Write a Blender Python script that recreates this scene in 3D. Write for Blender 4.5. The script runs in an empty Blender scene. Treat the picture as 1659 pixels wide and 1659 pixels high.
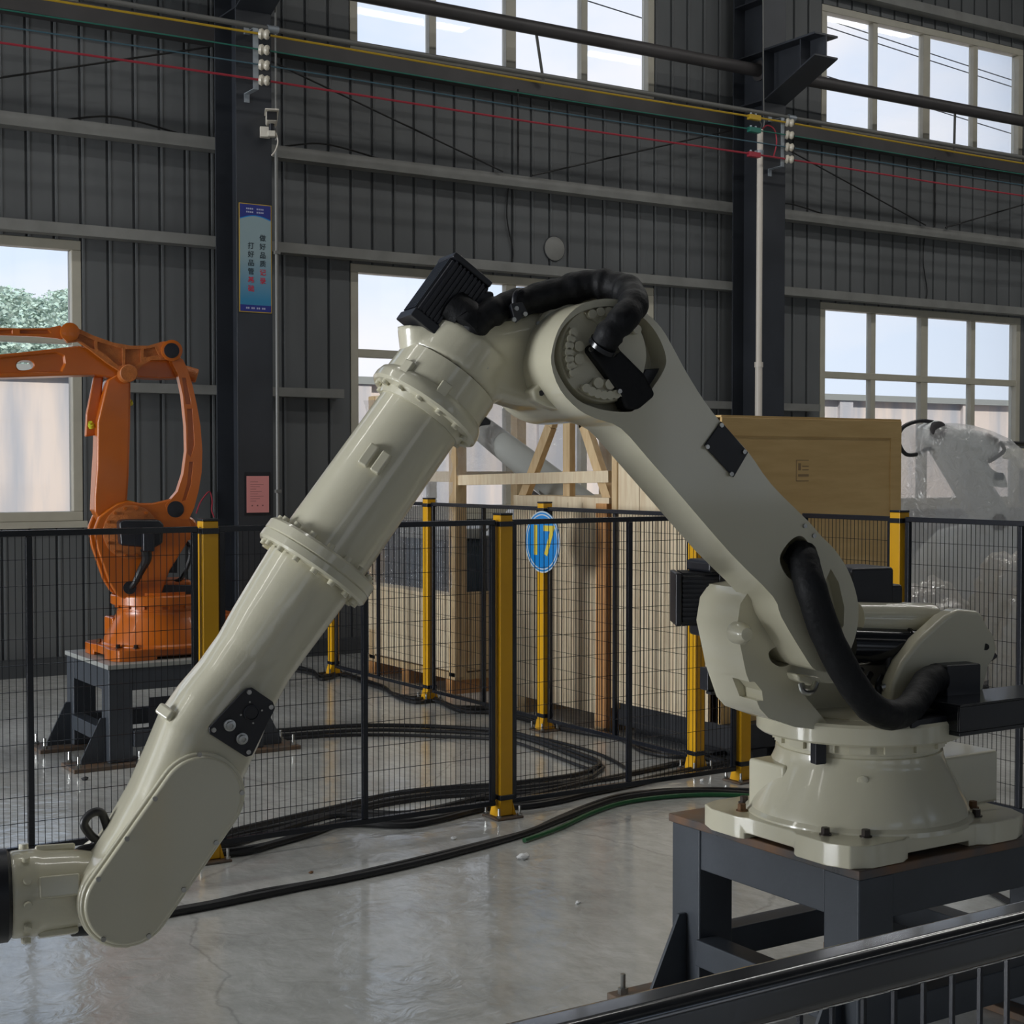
import bpy, bmesh, math, random
from mathutils import Vector, Matrix
random.seed(11)
scene = bpy.context.scene
col = scene.collection

# ------------------------------------------------------------------ camera
F_PX, HOR, CX, YAW, HC = 2425.0, 758.0, 829.5, math.radians(32.75), 1.6
PITCH = math.atan((CX - HOR) / F_PX)
cam = bpy.data.cameras.new('camera')
cam.sensor_width = 36.0
cam.lens = 36.0 * F_PX / 1659.0
cam.clip_start = 0.02
cam.clip_end = 400
cam_o = bpy.data.objects.new('camera', cam)
cam_o.location = (0, 0, HC)
cam_o.rotation_euler = (math.pi / 2 - PITCH, 0, -YAW)
col.objects.link(cam_o)
scene.camera = cam_o

# ------------------------------------------------------------------ exposure
vs = scene.view_settings
vs.view_transform = 'Standard'
vs.look = 'None'
vs.exposure = 0.0
vs.gamma = 1.0
vs.use_curve_mapping = False

# ------------------------------------------------------------------ sky
world = bpy.data.worlds.new('sky')
scene.world = world
world.use_nodes = True
wn, wl = world.node_tree.nodes, world.node_tree.links
wn.clear()
w_out = wn.new('ShaderNodeOutputWorld')
w_bg = wn.new('ShaderNodeBackground')
w_tc = wn.new('ShaderNodeTexCoord')
w_sep = wn.new('ShaderNodeSeparateXYZ')
w_ramp = wn.new('ShaderNodeValToRGB')
w_ramp.color_ramp.elements[0].position = 0.0
w_ramp.color_ramp.elements[0].color = (0.80, 0.86, 0.95, 1)
w_ramp.color_ramp.elements[1].position = 0.6
w_ramp.color_ramp.elements[1].color = (0.42, 0.62, 0.95, 1)
w_noise = wn.new('ShaderNodeTexNoise')
w_noise.inputs['Scale'].default_value = 3.2
w_noise.inputs['Detail'].default_value = 7
w_cr = wn.new('ShaderNodeValToRGB')
w_cr.color_ramp.elements[0].position = 0.45
w_cr.color_ramp.elements[1].position = 0.68
w_map = wn.new('ShaderNodeMapping')
w_map.inputs['Scale'].default_value = (1, 1, 2.2)
w_mix = wn.new('ShaderNodeMix')
w_mix.data_type = 'RGBA'
w_mix.inputs[7].default_value = (0.97, 0.93, 0.93, 1)
wl.new(w_tc.outputs['Generated'], w_sep.inputs[0])
wl.new(w_sep.outputs['Z'], w_ramp.inputs[0])
wl.new(w_tc.outputs['Generated'], w_map.inputs[0])
wl.new(w_map.outputs[0], w_noise.inputs['Vector'])
wl.new(w_noise.outputs[0], w_cr.inputs[0])
wl.new(w_cr.outputs[0], w_mix.inputs[0])
wl.new(w_ramp.outputs[0], w_mix.inputs[6])
wl.new(w_mix.outputs[2], w_bg.inputs[0])
w_bg.inputs[1].default_value = 1.12
wl.new(w_bg.outputs[0], w_out.inputs[0])

# ------------------------------------------------------------------ sun (outside) and area lamps added under the closed roof
sun = bpy.data.lights.new('sun', 'SUN')
sun.energy = 4.2
sun.angle = math.radians(2)
sun.color = (1.0, 0.95, 0.86)
sun_o = bpy.data.objects.new('sun', sun)
sun_o.rotation_euler = (math.radians(38), 0, math.radians(-20))
col.objects.link(sun_o)
ROOF_FILL_X = [-7.6, -1.8, 4.0, 9.8, 15.6]
ROOF_FILL = [(-4.5, 6), (4.2, 34), (7.6, 42)]  # rows of area lamps added as overhead fill; the ceiling has no openings
ROOF_FILL_W, ROOF_FILL_L = 0.28, 3.6
for yy, en in ROOF_FILL:
    for xx in ROOF_FILL_X:
        a = bpy.data.lights.new('roof_fill', 'AREA')
        a.shape = 'RECTANGLE'
        a.size, a.size_y = ROOF_FILL_L, ROOF_FILL_W
        a.energy = en * (1.7 if xx > 9 else 0.5 if xx < 0 and yy < 5 else 1.0)
        a.color = (1.0, 0.985, 0.95)
        ao = bpy.data.objects.new('roof_fill', a)
        ao.location = (xx, yy, 8.12)
        col.objects.link(ao)
# unseen area lamp added before the solid end wall, lighting faces from the side
side_fill = bpy.data.lights.new('side_fill_lamp', 'AREA')
side_fill.shape = 'RECTANGLE'
side_fill.size, side_fill.size_y = 4.8, 5.6
side_fill.energy = 1900
side_fill.color = (0.93, 0.96, 1.0)
side_fill_o = bpy.data.objects.new('side_fill_lamp', side_fill)
side_fill_o.location = (-13.9, 8.4, 2.5)
side_fill_o.rotation_euler = (0, math.radians(-90), 0)
col.objects.link(side_fill_o)

# ------------------------------------------------------------------ picture measurements -> world points
FWD = Vector((math.sin(YAW), math.cos(YAW), 0))
RGT = Vector((math.cos(YAW), -math.sin(YAW), 0))
EYE = Vector((0, 0, HC))
def ray(x, y):
    a, b = (x - CX) / F_PX, -(y - CX) / F_PX
    return RGT * a + FWD * (math.cos(PITCH) + b * math.sin(PITCH)) + Vector((0, 0, -math.sin(PITCH) + b * math.cos(PITCH)))
def on_z(x, y, z=0.0):
    d = ray(x, y); return EYE + d * ((z - HC) / d.z)
def on_y(x, y, Y):
    d = ray(x, y); return EYE + d * (Y / d.y)
def on_x(x, y, X):
    d = ray(x, y); return EYE + d * (X / d.x)
class Frame:
    """vertical working plane of a robot: s forward along the arm, t sideways, z up"""
    def __init__(self, bx, by, phi):
        ph = math.radians(phi)
        self.o = Vector((bx, by, 0))
        self.u = -math.cos(ph) * RGT - math.sin(ph) * FWD
        self.n = math.sin(ph) * RGT - math.cos(ph) * FWD
        self.M = Matrix(((self.u.x, self.n.x, 0, bx), (self.u.y, self.n.y, 0, by), (0, 0, 1, 0), (0, 0, 0, 1)))
    def p(self, x, y, t):
        d = ray(x, y); e = EYE - self.o
        k = (t - e.dot(self.n)) / d.dot(self.n)
        P = e + d * k
        return Vector((P.dot(self.u), t, P.z))

# ------------------------------------------------------------------ mesh helpers
def catmull(pts, sub=6, closed=False):
    pts = [Vector(p) for p in pts]
    n = len(pts); out = []
    rng = range(n if closed else n - 1)
    for i in rng:
        if closed:
            p0, p1, p2, p3 = pts[i - 1], pts[i], pts[(i + 1) % n], pts[(i + 2) % n]
        else:
            p0, p1, p2, p3 = pts[max(i - 1, 0)], pts[i], pts[i + 1], pts[min(i + 2, n - 1)]
        for j in range(sub):
            t = j / sub
            out.append(0.5 * ((2 * p1) + (p2 - p0) * t + (2 * p0 - 5 * p1 + 4 * p2 - p3) * t * t + (3 * p1 - p0 - 3 * p2 + p3) * t ** 3))
    if not closed: out.append(pts[-1])
    return out
def basis(d):
    d = Vector(d).normalized()
    a = Vector((0, 0, 1)) if abs(d.z) < 0.9 else Vector((1, 0, 0))
    x = d.cross(a).normalized()
    return x, d.cross(x).normalized()
class MB:
    def __init__(self): self.v, self.f = [], []
    def add(self, vs_, fs_):
        b = len(self.v); self.v += [tuple(q) for q in vs_]
        self.f += [tuple(i + b for i in q) for q in fs_]; return self
    def box(self, x0, x1, y0, y1, z0, z1, M=None):
        vs_ = [Vector((x, y, z)) for z in (z0, z1) for y in (y0, y1) for x in (x0, x1)]
        if M is not None: vs_ = [M @ q for q in vs_]
        return self.add(vs_, [(0, 2, 3, 1), (4, 5, 7, 6), (0, 1, 5, 4), (2, 6, 7, 3), (0, 4, 6, 2), (1, 3, 7, 5)])
    def bar(self, p0, p1, w, h, up=(0, 0, 1)):
        p0, p1 = Vector(p0), Vector(p1); d = (p1 - p0).normalized(); up = Vector(up)
        x = d.cross(up)
        if x.length < 1e-4: x = d.cross(Vector((1, 0, 0)))
        x.normalize(); y = x.cross(d).normalized()
        q = [p + x * (a * w / 2) + y * (b * h / 2) for p in (p0, p1) for a, b in ((-1, -1), (1, -1), (1, 1), (-1, 1))]
        return self.add(q, [(3, 2, 1, 0), (4, 5, 6, 7), (0, 1, 5, 4), (1, 2, 6, 5), (2, 3, 7, 6), (3, 0, 4, 7)])
    def cyl(self, p0, p1, r0, r1=None, n=24, caps=True):
        p0, p1 = Vector(p0), Vector(p1); r1 = r0 if r1 is None else r1
        x, y = basis(p1 - p0); vs_ = []
        for p, r in ((p0, r0), (p1, r1)):
            vs_ += [p + (x * math.cos(2 * math.pi * i / n) + y * math.sin(2 * math.pi * i / n)) * r for i in range(n)]
        fs_ = [(i, (i + 1) % n, n + (i + 1) % n, n + i) for i in range(n)]
        if caps: fs_ += [tuple(reversed(range(n))), tuple(range(n, 2 * n))]
        return self.add(vs_, fs_)
    def lathe(self, p0, d, prof, n=40):
        """prof: list of (distance along d, radius)"""
        p0, d = Vector(p0), Vector(d).normalized(); x, y = basis(d); vs_ = []; fs_ = []
        for h, r in prof:
            vs_ += [p0 + d * h + (x * math.cos(2 * math.pi * i / n) + y * math.sin(2 * math.pi * i / n)) * r for i in range(n)]
        for k in range(len(prof) - 1):
            fs_ += [(k * n + i, k * n + (i + 1) % n, (k + 1) * n + (i + 1) % n, (k + 1) * n + i) for i in range(n)]
        fs_ += [tuple(reversed(range(n))), tuple(range((len(prof) - 1) * n, len(prof) * n))]
        return self.add(vs_, fs_)
    def tube(self, pts, r, n=10, sub=6, rad=None):
        c = catmull(pts, sub) if sub > 1 else [Vector(p) for p in pts]
        m = len(c); vs_ = []; fs_ = []
        t0 = (c[1] - c[0]).normalized(); x, _ = basis(t0)
        for k in range(m):
            t = (c[min(k + 1, m - 1)] - c[max(k - 1, 0)]).normalized()
            x = (x - t * x.dot(t)).normalized(); y = t.cross(x)
            rr = r if rad is None else rad(k / (m - 1))
            vs_ += [c[k] + (x * math.cos(2 * math.pi * i / n) + y * math.sin(2 * math.pi * i / n)) * rr for i in range(n)]
        for k in range(m - 1):
            fs_ += [(k * n + i, k * n + (i + 1) % n, (k + 1) * n + (i + 1) % n, (k + 1) * n + i) for i in range(n)]
        fs_ += [tuple(reversed(range(n))), tuple(range((m - 1) * n, m * n))]
        return self.add(vs_, fs_)
    def prism(self, pts, vec):
        pts = [Vector(p) for p in pts]; vec = Vector(vec); n = len(pts)
        return self.add(pts + [p + vec for p in pts], [tuple(range(n)), tuple(reversed(range(n, 2 * n)))] + [(i, i + n, (i + 1) % n + n, (i + 1) % n) for i in range(n)])
    def loft(self, secs):
        n = len(secs[0]); vs_ = [p for s in secs for p in s]; fs_ = []
        for k in range(len(secs) - 1):
            fs_ += [(k * n + i, k * n + (i + 1) % n, (k + 1) * n + (i + 1) % n, (k + 1) * n + i) for i in range(n)]
        fs_ += [tuple(reversed(range(n))), tuple(range((len(secs) - 1) * n, len(secs) * n))]
        return self.add(vs_, fs_)
    def hull(self, other):
        bm = bmesh.new()
        for q in other.v: bm.verts.new(q)
        bmesh.ops.convex_hull(bm, input=bm.verts)
        bm.verts.ensure_lookup_table(); bm.verts.index_update()
        vs_ = [q.co.copy() for q in bm.verts]; fs_ = [tuple(q.index for q in f.verts) for f in bm.faces]
        bm.free(); return self.add(vs_, fs_)
    def mesh(self, name, smooth=True, ang=35):
        me = bpy.data.meshes.new(name)
        me.from_pydata(self.v, [], self.f); me.update()
        bm = bmesh.new(); bm.from_mesh(me); bmesh.ops.recalc_face_normals(bm, faces=bm.faces); bm.to_mesh(me); bm.free()
        if smooth:
            me.shade_smooth(); me.set_sharp_from_angle(angle=math.radians(ang))
        return me
    def build(self, name, mat, parent=None, bevel=0.0, seg=2, smooth=True, ang=35, world=False, kind=None, label=None):
        o = put(name, self.mesh(name, smooth, ang), mat, parent, world)
        if bevel:
            b = o.modifiers.new('bevel', 'BEVEL'); b.width = bevel; b.segments = seg; b.limit_method = 'ANGLE'; b.angle_limit = math.radians(30)
            b.harden_normals = True
        if kind: o['kind'] = kind
        if label: o['label'] = label
        return o
def put(name, me, mat, parent=None, world=False, loc=None, rot=None):
    o = bpy.data.objects.new(name, me); col.objects.link(o)
    if mat is not None and not me.materials: me.materials.append(mat)
    if parent is not None:
        o.parent = parent
        if world: o.matrix_parent_inverse = ROOTS.get(parent.name, Matrix()).inverted()
    if loc is not None: o.location = loc
    if rot is not None: o.rotation_euler = rot
    return o
ROOTS = {}
def root(name, label, cat, M=None, group=None, kind=None):
    o = bpy.data.objects.new(name, None); col.objects.link(o); o.empty_display_size = 0.1
    if M is not None: o.matrix_world = M
    ROOTS[o.name] = M.copy() if M is not None else Matrix()
    return tag(o, label, cat, group, kind)
def tag(o, label=None, cat=None, group=None, kind=None):
    if label: o['label'] = label
    if cat: o['category'] = cat
    if group: o['group'] = group
    if kind: o['kind'] = kind
    return o
def remesh(o, vox, smooth=6, fac=0.5):
    m = o.modifiers.new('remesh', 'REMESH'); m.mode = 'VOXEL'; m.voxel_size = vox; m.use_smooth_shade = True
    s = o.modifiers.new('smooth', 'SMOOTH'); s.iterations = smooth; s.factor = fac
def cut(o, cutters):
    """carve the cutter shapes out of o (applied at once, cutters do not stay in the scene)"""
    tmp = []
    for c in cutters:
        t = bpy.data.objects.new('cutter', c.mesh('cutter', False)); col.objects.link(t)
        t.parent = o.parent; t.matrix_parent_inverse = o.matrix_parent_inverse.copy(); tmp.append(t)
        m = o.modifiers.new('cut', 'BOOLEAN'); m.operation = 'DIFFERENCE'; m.object = t; m.solver = 'EXACT'
    dg = bpy.context.evaluated_depsgraph_get(); dg.update()
    me = bpy.data.meshes.new_from_object(o.evaluated_get(dg))
    mats = [m for m in o.data.materials]
    o.modifiers.clear(); o.data = me
    if not me.materials:
        for m in mats: me.materials.append(m)
    for t in tmp: bpy.data.objects.remove(t, do_unlink=True)
    me.shade_smooth(); me.set_sharp_from_angle(angle=math.radians(35))
def add_bevel(o, w, seg=2, ang=30):
    b = o.modifiers.new('bevel', 'BEVEL'); b.width = w; b.segments = seg; b.limit_method = 'ANGLE'; b.angle_limit = math.radians(ang); b.harden_normals = True
def text_mesh(s, size, depth=0.001, bold=0.012, space=1.0):
    cu = bpy.data.curves.new('text', 'FONT'); cu.body = s; cu.size = size; cu.align_x = 'CENTER'; cu.align_y = 'CENTER'; cu.extrude = depth; cu.offset = size * bold
    cu.resolution_u = 3; cu.space_character = space
    t = bpy.data.objects.new('text', cu); col.objects.link(t)
    dg = bpy.context.evaluated_depsgraph_get(); dg.update()
    me = bpy.data.meshes.new_from_object(t.evaluated_get(dg))
    bpy.data.objects.remove(t, do_unlink=True); me.materials.clear()
    return me

# ------------------------------------------------------------------ materials
def mat(name, c, rough=0.5, metal=0.0, var=0.0, vscale=6.0, c2=None, bump=0.0, bscale=60.0, coat=0.0, spec=0.5, rvar=0.0, stretch=(1, 1, 1), detail=5, lo=0.35, hi=0.65):
    m = bpy.data.materials.new(name); m.use_nodes = True
    nt = m.node_tree; N, K = nt.nodes, nt.links; b = N['Principled BSDF']
    b.inputs['Base Color'].default_value = (*c, 1); b.inputs['Roughness'].default_value = rough; b.inputs['Metallic'].default_value = metal
    b.inputs['Coat Weight'].default_value = coat; b.inputs['Coat Roughness'].default_value = 0.08; b.inputs['Specular IOR Level'].default_value = spec
    if var or c2 or rvar or bump:
        g = N.new('ShaderNodeNewGeometry'); mp = N.new('ShaderNodeMapping'); mp.inputs['Scale'].default_value = stretch
        K.new(g.outputs['Position'], mp.inputs[0])
    if var or c2 or rvar:
        nz = N.new('ShaderNodeTexNoise'); nz.inputs['Scale'].default_value = vscale; nz.inputs['Detail'].default_value = detail
        K.new(mp.outputs[0], nz.inputs['Vector'])
        rp = N.new('ShaderNodeValToRGB'); rp.color_ramp.elements[0].position = lo; rp.color_ramp.elements[1].position = hi
        if c2 is None:
            rp.color_ramp.elements[0].color = (*[k * (1 - var) for k in c], 1); rp.color_ramp.elements[1].color = (*[min(1, k * (1 + var)) for k in c], 1)
        else:
            rp.color_ramp.elements[0].color = (*c, 1); rp.color_ramp.elements[1].color = (*c2, 1)
        K.new(nz.outputs[0], rp.inputs[0])
        if var or c2: K.new(rp.outputs[0], b.inputs['Base Color'])
        if rvar:
            mr = N.new('ShaderNodeMapRange'); mr.inputs[1].default_value = 0.3; mr.inputs[2].default_value = 0.7
            mr.inputs[3].default_value = max(0.02, rough - rvar); mr.inputs[4].default_value = rough + rvar
            K.new(nz.outputs[0], mr.inputs[0]); K.new(mr.outputs[0], b.inputs['Roughness'])
    if bump:
        n2 = N.new('ShaderNodeTexNoise'); n2.inputs['Scale'].default_value = bscale; n2.inputs['Detail'].default_value = 4
        K.new(mp.outputs[0], n2.inputs['Vector'])
        bp = N.new('ShaderNodeBump'); bp.inputs['Strength'].default_value = bump; bp.inputs['Distance'].default_value = 0.01
        K.new(n2.outputs[0], bp.inputs['Height']); K.new(bp.outputs[0], b.inputs['Normal'])
    return m
M = {}
M['white'] = mat('cream_robot_paint', (0.66, 0.625, 0.475), 0.30, var=0.02, vscale=3, coat=0.8, bump=0.03, bscale=160)
M['orange'] = mat('orange_robot_paint', (0.50, 0.115, 0.004), 0.30, var=0.05, vscale=5, coat=0.2, bump=0.05, bscale=120)
M['orange_rough'] = mat('orange_cast_paint', (0.46, 0.14, 0.03), 0.42, var=0.12, vscale=30, bump=0.35, bscale=140)
M['black'] = mat('black_metal', (0.012, 0.013, 0.018), 0.38, var=0.2, vscale=9)
M['black_gloss'] = mat('black_gloss', (0.010, 0.011, 0.014), 0.16)
M['cloth'] = mat('black_sleeve', (0.006, 0.0065, 0.008), 0.6, spec=0.3, bump=0.6, bscale=26, stretch=(1, 1, 1))
M['rubber'] = mat('black_cable', (0.012, 0.012, 0.013), 0.42, bump=0.1, bscale=60)
M['green_cable'] = mat('green_cable', (0.01, 0.10, 0.03), 0.4)
M['steel'] = mat('bolt_steel', (0.42, 0.42, 0.40), 0.3, metal=1.0, var=0.2, vscale=40)
M['dark_steel'] = mat('dark_bolt', (0.06, 0.05, 0.045), 0.4, metal=0.8)
M['rusty'] = mat('rusty_bolt', (0.16, 0.085, 0.04), 0.6, metal=0.5, var=0.4, vscale=60)
M['pedestal'] = mat('slate_steel_paint', (0.050, 0.058, 0.070), 0.42, var=0.12, vscale=5, bump=0.05, bscale=80)
M['table'] = mat('stained_steel_top', (0.075, 0.075, 0.078), 0.36, c2=(0.20, 0.10, 0.045), vscale=5.5, lo=0.40, hi=0.66, rvar=0.12, detail=8)
M['foot_plate'] = mat('rusted_foot_plate', (0.10, 0.09, 0.08), 0.55, c2=(0.17, 0.10, 0.055), vscale=14, bump=0.15)
M['yellow'] = mat('yellow_post_paint', (0.74, 0.38, 0.004), 0.34, var=0.06, vscale=4)
M['fence'] = mat('black_fence_paint', (0.012, 0.014, 0.020), 0.24)
M['rail_gloss'] = mat('glossy_black_rail', (0.014, 0.015, 0.019), 0.22, spec=1.0, coat=1.0)
M['wall'] = mat('grey_wall_panel', (0.125, 0.132, 0.135), 0.55, var=0.12, vscale=1.6, stretch=(1, 1, 0.4), bump=0.06, bscale=30)
M['wall_gap'] = mat('dark_panel_joint', (0.05, 0.055, 0.06), 0.6)
M['girt'] = mat('galvanised_girt', (0.24, 0.24, 0.225), 0.5, var=0.12, vscale=4)
M['column'] = mat('dark_column_paint', (0.030, 0.034, 0.042), 0.42, var=0.18, vscale=2)
M['frame'] = mat('cream_window_frame', (0.52, 0.49, 0.40), 0.4, var=0.05)
M['pipe'] = mat('brown_pipe', (0.06, 0.055, 0.055), 0.5, var=0.15, vscale=3)
M['wood'] = mat('pale_plywood', (0.70, 0.55, 0.36), 0.6, c2=(0.80, 0.68, 0.48), vscale=7, stretch=(1, 6, 0.6), bump=0.1, bscale=40)
M['timber'] = mat('timber_beam', (0.58, 0.40, 0.21), 0.62, c2=(0.68, 0.51, 0.29), vscale=11, stretch=(3, 3, 0.6), bump=0.12, bscale=50)
M['timber_orange'] = mat('orange_timber', (0.48, 0.22, 0.07), 0.6, c2=(0.58, 0.30, 0.11), vscale=12, stretch=(4, 4, 0.5))
M['ply_tan'] = mat('tan_plywood', (0.58, 0.38, 0.15), 0.55, c2=(0.66, 0.45, 0.19), vscale=5, stretch=(0.6, 3, 4), bump=0.06, bscale=40)
M['skid'] = mat('dark_skid', (0.02, 0.021, 0.024), 0.5, var=0.2)
M['print'] = mat('brown_ink', (0.30, 0.20, 0.10), 0.7)
M['porcelain'] = mat('insulator_porcelain', (0.55, 0.51, 0.42), 0.3)
M['zinc'] = mat('zinc_bracket', (0.36, 0.40, 0.44), 0.42, metal=0.4)
M['pvc'] = mat('white_conduit', (0.62, 0.57, 0.50), 0.4)
M['grey_conduit'] = mat('grey_conduit', (0.16, 0.16, 0.15), 0.45)
for nm, c in dict(w_yellow=(0.50, 0.32, 0.02), w_green=(0.02, 0.16, 0.12), w_blue=(0.06, 0.13, 0.17), w_red=(0.36, 0.03, 0.05), thin_black=(0.012, 0.012, 0.012),
                  p_navy=(0.02, 0.03, 0.22), p_blue=(0.0, 0.18, 0.42), p_pale=(0.26, 0.36, 0.40), p_low=(0.10, 0.26, 0.36), p_gold=(0.55, 0.36, 0.05), p_ink=(0.015, 0.03, 0.04), p_red=(0.55, 0.02, 0.05), p_lite=(0.42, 0.44, 0.60),
                  s_blue=(0.0, 0.22, 0.62), s_yellow=(0.72, 0.56, 0.06), s_white=(0.55, 0.62, 0.66), pink=(0.70, 0.28, 0.27), ink=(0.25, 0.10, 0.10), lime=(0.55, 0.60, 0.03), lens=(0.01, 0.01, 0.012), cctv=(0.62, 0.58, 0.50), bits=(0.75, 0.75, 0.74), wgrey=(0.40, 0.42, 0.40), pale=(0.33, 0.34, 0.32)).items():
    M[nm] = mat(nm, c, 0.45)
def film_mat(name, alpha, tint=(0.85, 0.88, 0.92), wr=18, gl=0.12, back=0.5):
    m = bpy.data.materials.new(name); m.use_nodes = True; N, K = m.node_tree.nodes, m.node_tree.links; N.clear()
    out = N.new('ShaderNodeOutputMaterial'); tr = N.new('ShaderNodeBsdfTransparent'); df = N.new('ShaderNodeBsdfDiffuse'); tl = N.new('ShaderNodeBsdfTranslucent'); gs = N.new('ShaderNodeBsdfGlossy')
    df.inputs[0].default_value = (*tint, 1); tl.inputs[0].default_value = (*tint, 1); gs.inputs['Roughness'].default_value = 0.12
    a1 = N.new('ShaderNodeMixShader'); a1.inputs[0].default_value = back; a2 = N.new('ShaderNodeMixShader'); a3 = N.new('ShaderNodeMixShader'); a3.inputs[0].default_value = gl
    g = N.new('ShaderNodeNewGeometry'); nz = N.new('ShaderNodeTexNoise'); nz.inputs['Scale'].default_value = wr; nz.inputs['Detail'].default_value = 3; nz.inputs['Distortion'].default_value = 1.5
    K.new(g.outputs['Position'], nz.inputs['Vector']); bp = N.new('ShaderNodeBump'); bp.inputs['Strength'].default_value = 0.8; bp.inputs['Distance'].default_value = 0.03
    K.new(nz.outputs[0], bp.inputs['Height'])
    for q in (df, tl, gs): K.new(bp.outputs[0], q.inputs['Normal'])
    K.new(df.outputs[0], a1.inputs[1]); K.new(tl.outputs[0], a1.inputs[2])
    a2.inputs[0].default_value = alpha
    K.new(tr.outputs[0], a2.inputs[1]); K.new(a1.outputs[0], a2.inputs[2]); K.new(a2.outputs[0], a3.inputs[1]); K.new(gs.outputs[0], a3.inputs[2]); K.new(a3.outputs[0], out.inputs[0])
    return m
M['film'] = film_mat('plastic_film', 0.36, (1.0, 1.0, 1.0), 14, 0.12, 0.55)
M['film_heap'] = film_mat('crumpled_plastic', 0.58, (0.85, 0.82, 0.76), 12, 0.20, 0.4)
M['wrap'] = film_mat('stretch_wrap', 0.30, (0.80, 0.80, 0.84), 30, 0.10)
def glass_mat():
    m = bpy.data.materials.new('window_glass'); m.use_nodes = True; N, K = m.node_tree.nodes, m.node_tree.links; N.clear()
    out = N.new('ShaderNodeOutputMaterial'); tr = N.new('ShaderNodeBsdfTransparent'); gs = N.new('ShaderNodeBsdfGlossy'); mx = N.new('ShaderNodeMixShader'); fr = N.new('ShaderNodeFresnel')
    tr.inputs[0].default_value = (0.97, 0.985, 1.0, 1); gs.inputs['Roughness'].default_value = 0.02; fr.inputs[0].default_value = 1.25
    K.new(fr.outputs[0], mx.inputs[0]); K.new(tr.outputs[0], mx.inputs[1]); K.new(gs.outputs[0], mx.inputs[2]); K.new(mx.outputs[0], out.inputs[0])
    return m
M['glass'] = glass_mat()
def floor_mat():
    m = mat('polished_concrete', (0.46, 0.465, 0.445), 0.12, c2=(0.72, 0.725, 0.70), vscale=1.4, rvar=0.06, detail=9, lo=0.3, hi=0.72, spec=0.8)
    N, K = m.node_tree.nodes, m.node_tree.links; b = N['Principled BSDF']
    g = N.new('ShaderNodeNewGeometry'); n1 = N.new('ShaderNodeTexNoise'); n1.inputs['Scale'].default_value = 9; n1.inputs['Detail'].default_value = 6; n1.inputs['Distortion'].default_value = 1.2
    K.new(g.outputs['Position'], n1.inputs['Vector']); bp = N.new('ShaderNodeBump'); bp.inputs['Strength'].default_value = 0.16; bp.inputs['Distance'].default_value = 0.02
    K.new(n1.outputs[0], bp.inputs['Height']); K.new(bp.outputs[0], b.inputs['Normal'])
    # fine hairline cracks and dark specks
    vo = N.new('ShaderNodeTexVoronoi'); vo.feature = 'DISTANCE_TO_EDGE'; vo.inputs['Scale'].default_value = 0.42
    ds = N.new('ShaderNodeTexNoise'); ds.inputs['Scale'].default_value = 3; ds.inputs['Detail'].default_value = 5
    ad = N.new('ShaderNodeVectorMath'); ad.operation = 'MULTIPLY_ADD'; ad.inputs[1].default_value = (0.25, 0.25, 0); K.new(g.outputs['Position'], ds.inputs['Vector']); K.new(ds.outputs[1], ad.inputs[0]); K.new(g.outputs['Position'], ad.inputs[2])
    K.new(ad.outputs[0], vo.inputs['Vector'])
    cr = N.new('ShaderNodeValToRGB'); cr.color_ramp.elements[0].position = 0.0; cr.color_ramp.elements[0].color = (0.45, 0.45, 0.45, 1); cr.color_ramp.elements[1].position = 0.0025; cr.color_ramp.elements[1].color = (1, 1, 1, 1)
    K.new(vo.outputs['Distance'], cr.inputs[0])
    mu = N.new('ShaderNodeMix'); mu.data_type = 'RGBA'; mu.blend_type = 'MULTIPLY'; mu.inputs[0].default_value = 0.45
    src = b.inputs['Base Color'].links[0].from_socket
    n3 = N.new('ShaderNodeTexNoise'); n3.inputs['Scale'].default_value = 16; n3.inputs['Detail'].default_value = 10; n3.inputs['Roughness'].default_value = 0.7
    mp3 = N.new('ShaderNodeMapping'); mp3.inputs['Scale'].default_value = (1, 0.45, 1); mp3.inputs['Rotation'].default_value = (0, 0, 0.5)
    K.new(g.outputs['Position'], mp3.inputs[0]); K.new(mp3.outputs[0], n3.inputs['Vector'])
    r3 = N.new('ShaderNodeValToRGB'); r3.color_ramp.elements[0].position = 0.33; r3.color_ramp.elements[0].color = (0.72, 0.72, 0.70, 1); r3.color_ramp.elements[1].position = 0.62; r3.color_ramp.elements[1].color = (1, 1, 1, 1)
    K.new(n3.outputs[0], r3.inputs[0])
    m3 = N.new('ShaderNodeMix'); m3.data_type = 'RGBA'; m3.blend_type = 'MULTIPLY'; m3.inputs[0].default_value = 0.8
    K.new(src, m3.inputs[6]); K.new(r3.outputs[0], m3.inputs[7])
    K.new(m3.outputs[2], mu.inputs[6]); K.new(cr.outputs[0], mu.inputs[7]); K.new(mu.outputs[2], b.inputs['Base Color'])
    return m
M['floor'] = floor_mat()
# ================================================================== building shell
YW = 11.70
X_L, X_R, Y_F, Z_T = -14.0, 26.0, -9.0, 8.3
WIN_X = [(-10.96, -7.64), (-5.38, -2.06), (0.20, 3.52), (5.86, 9.18), (11.43, 14.68), (17.05, 20.3)]
ZL0, ZL1, ZU0, ZU1 = 1.185, 3.37, 5.185, 6.52

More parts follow.
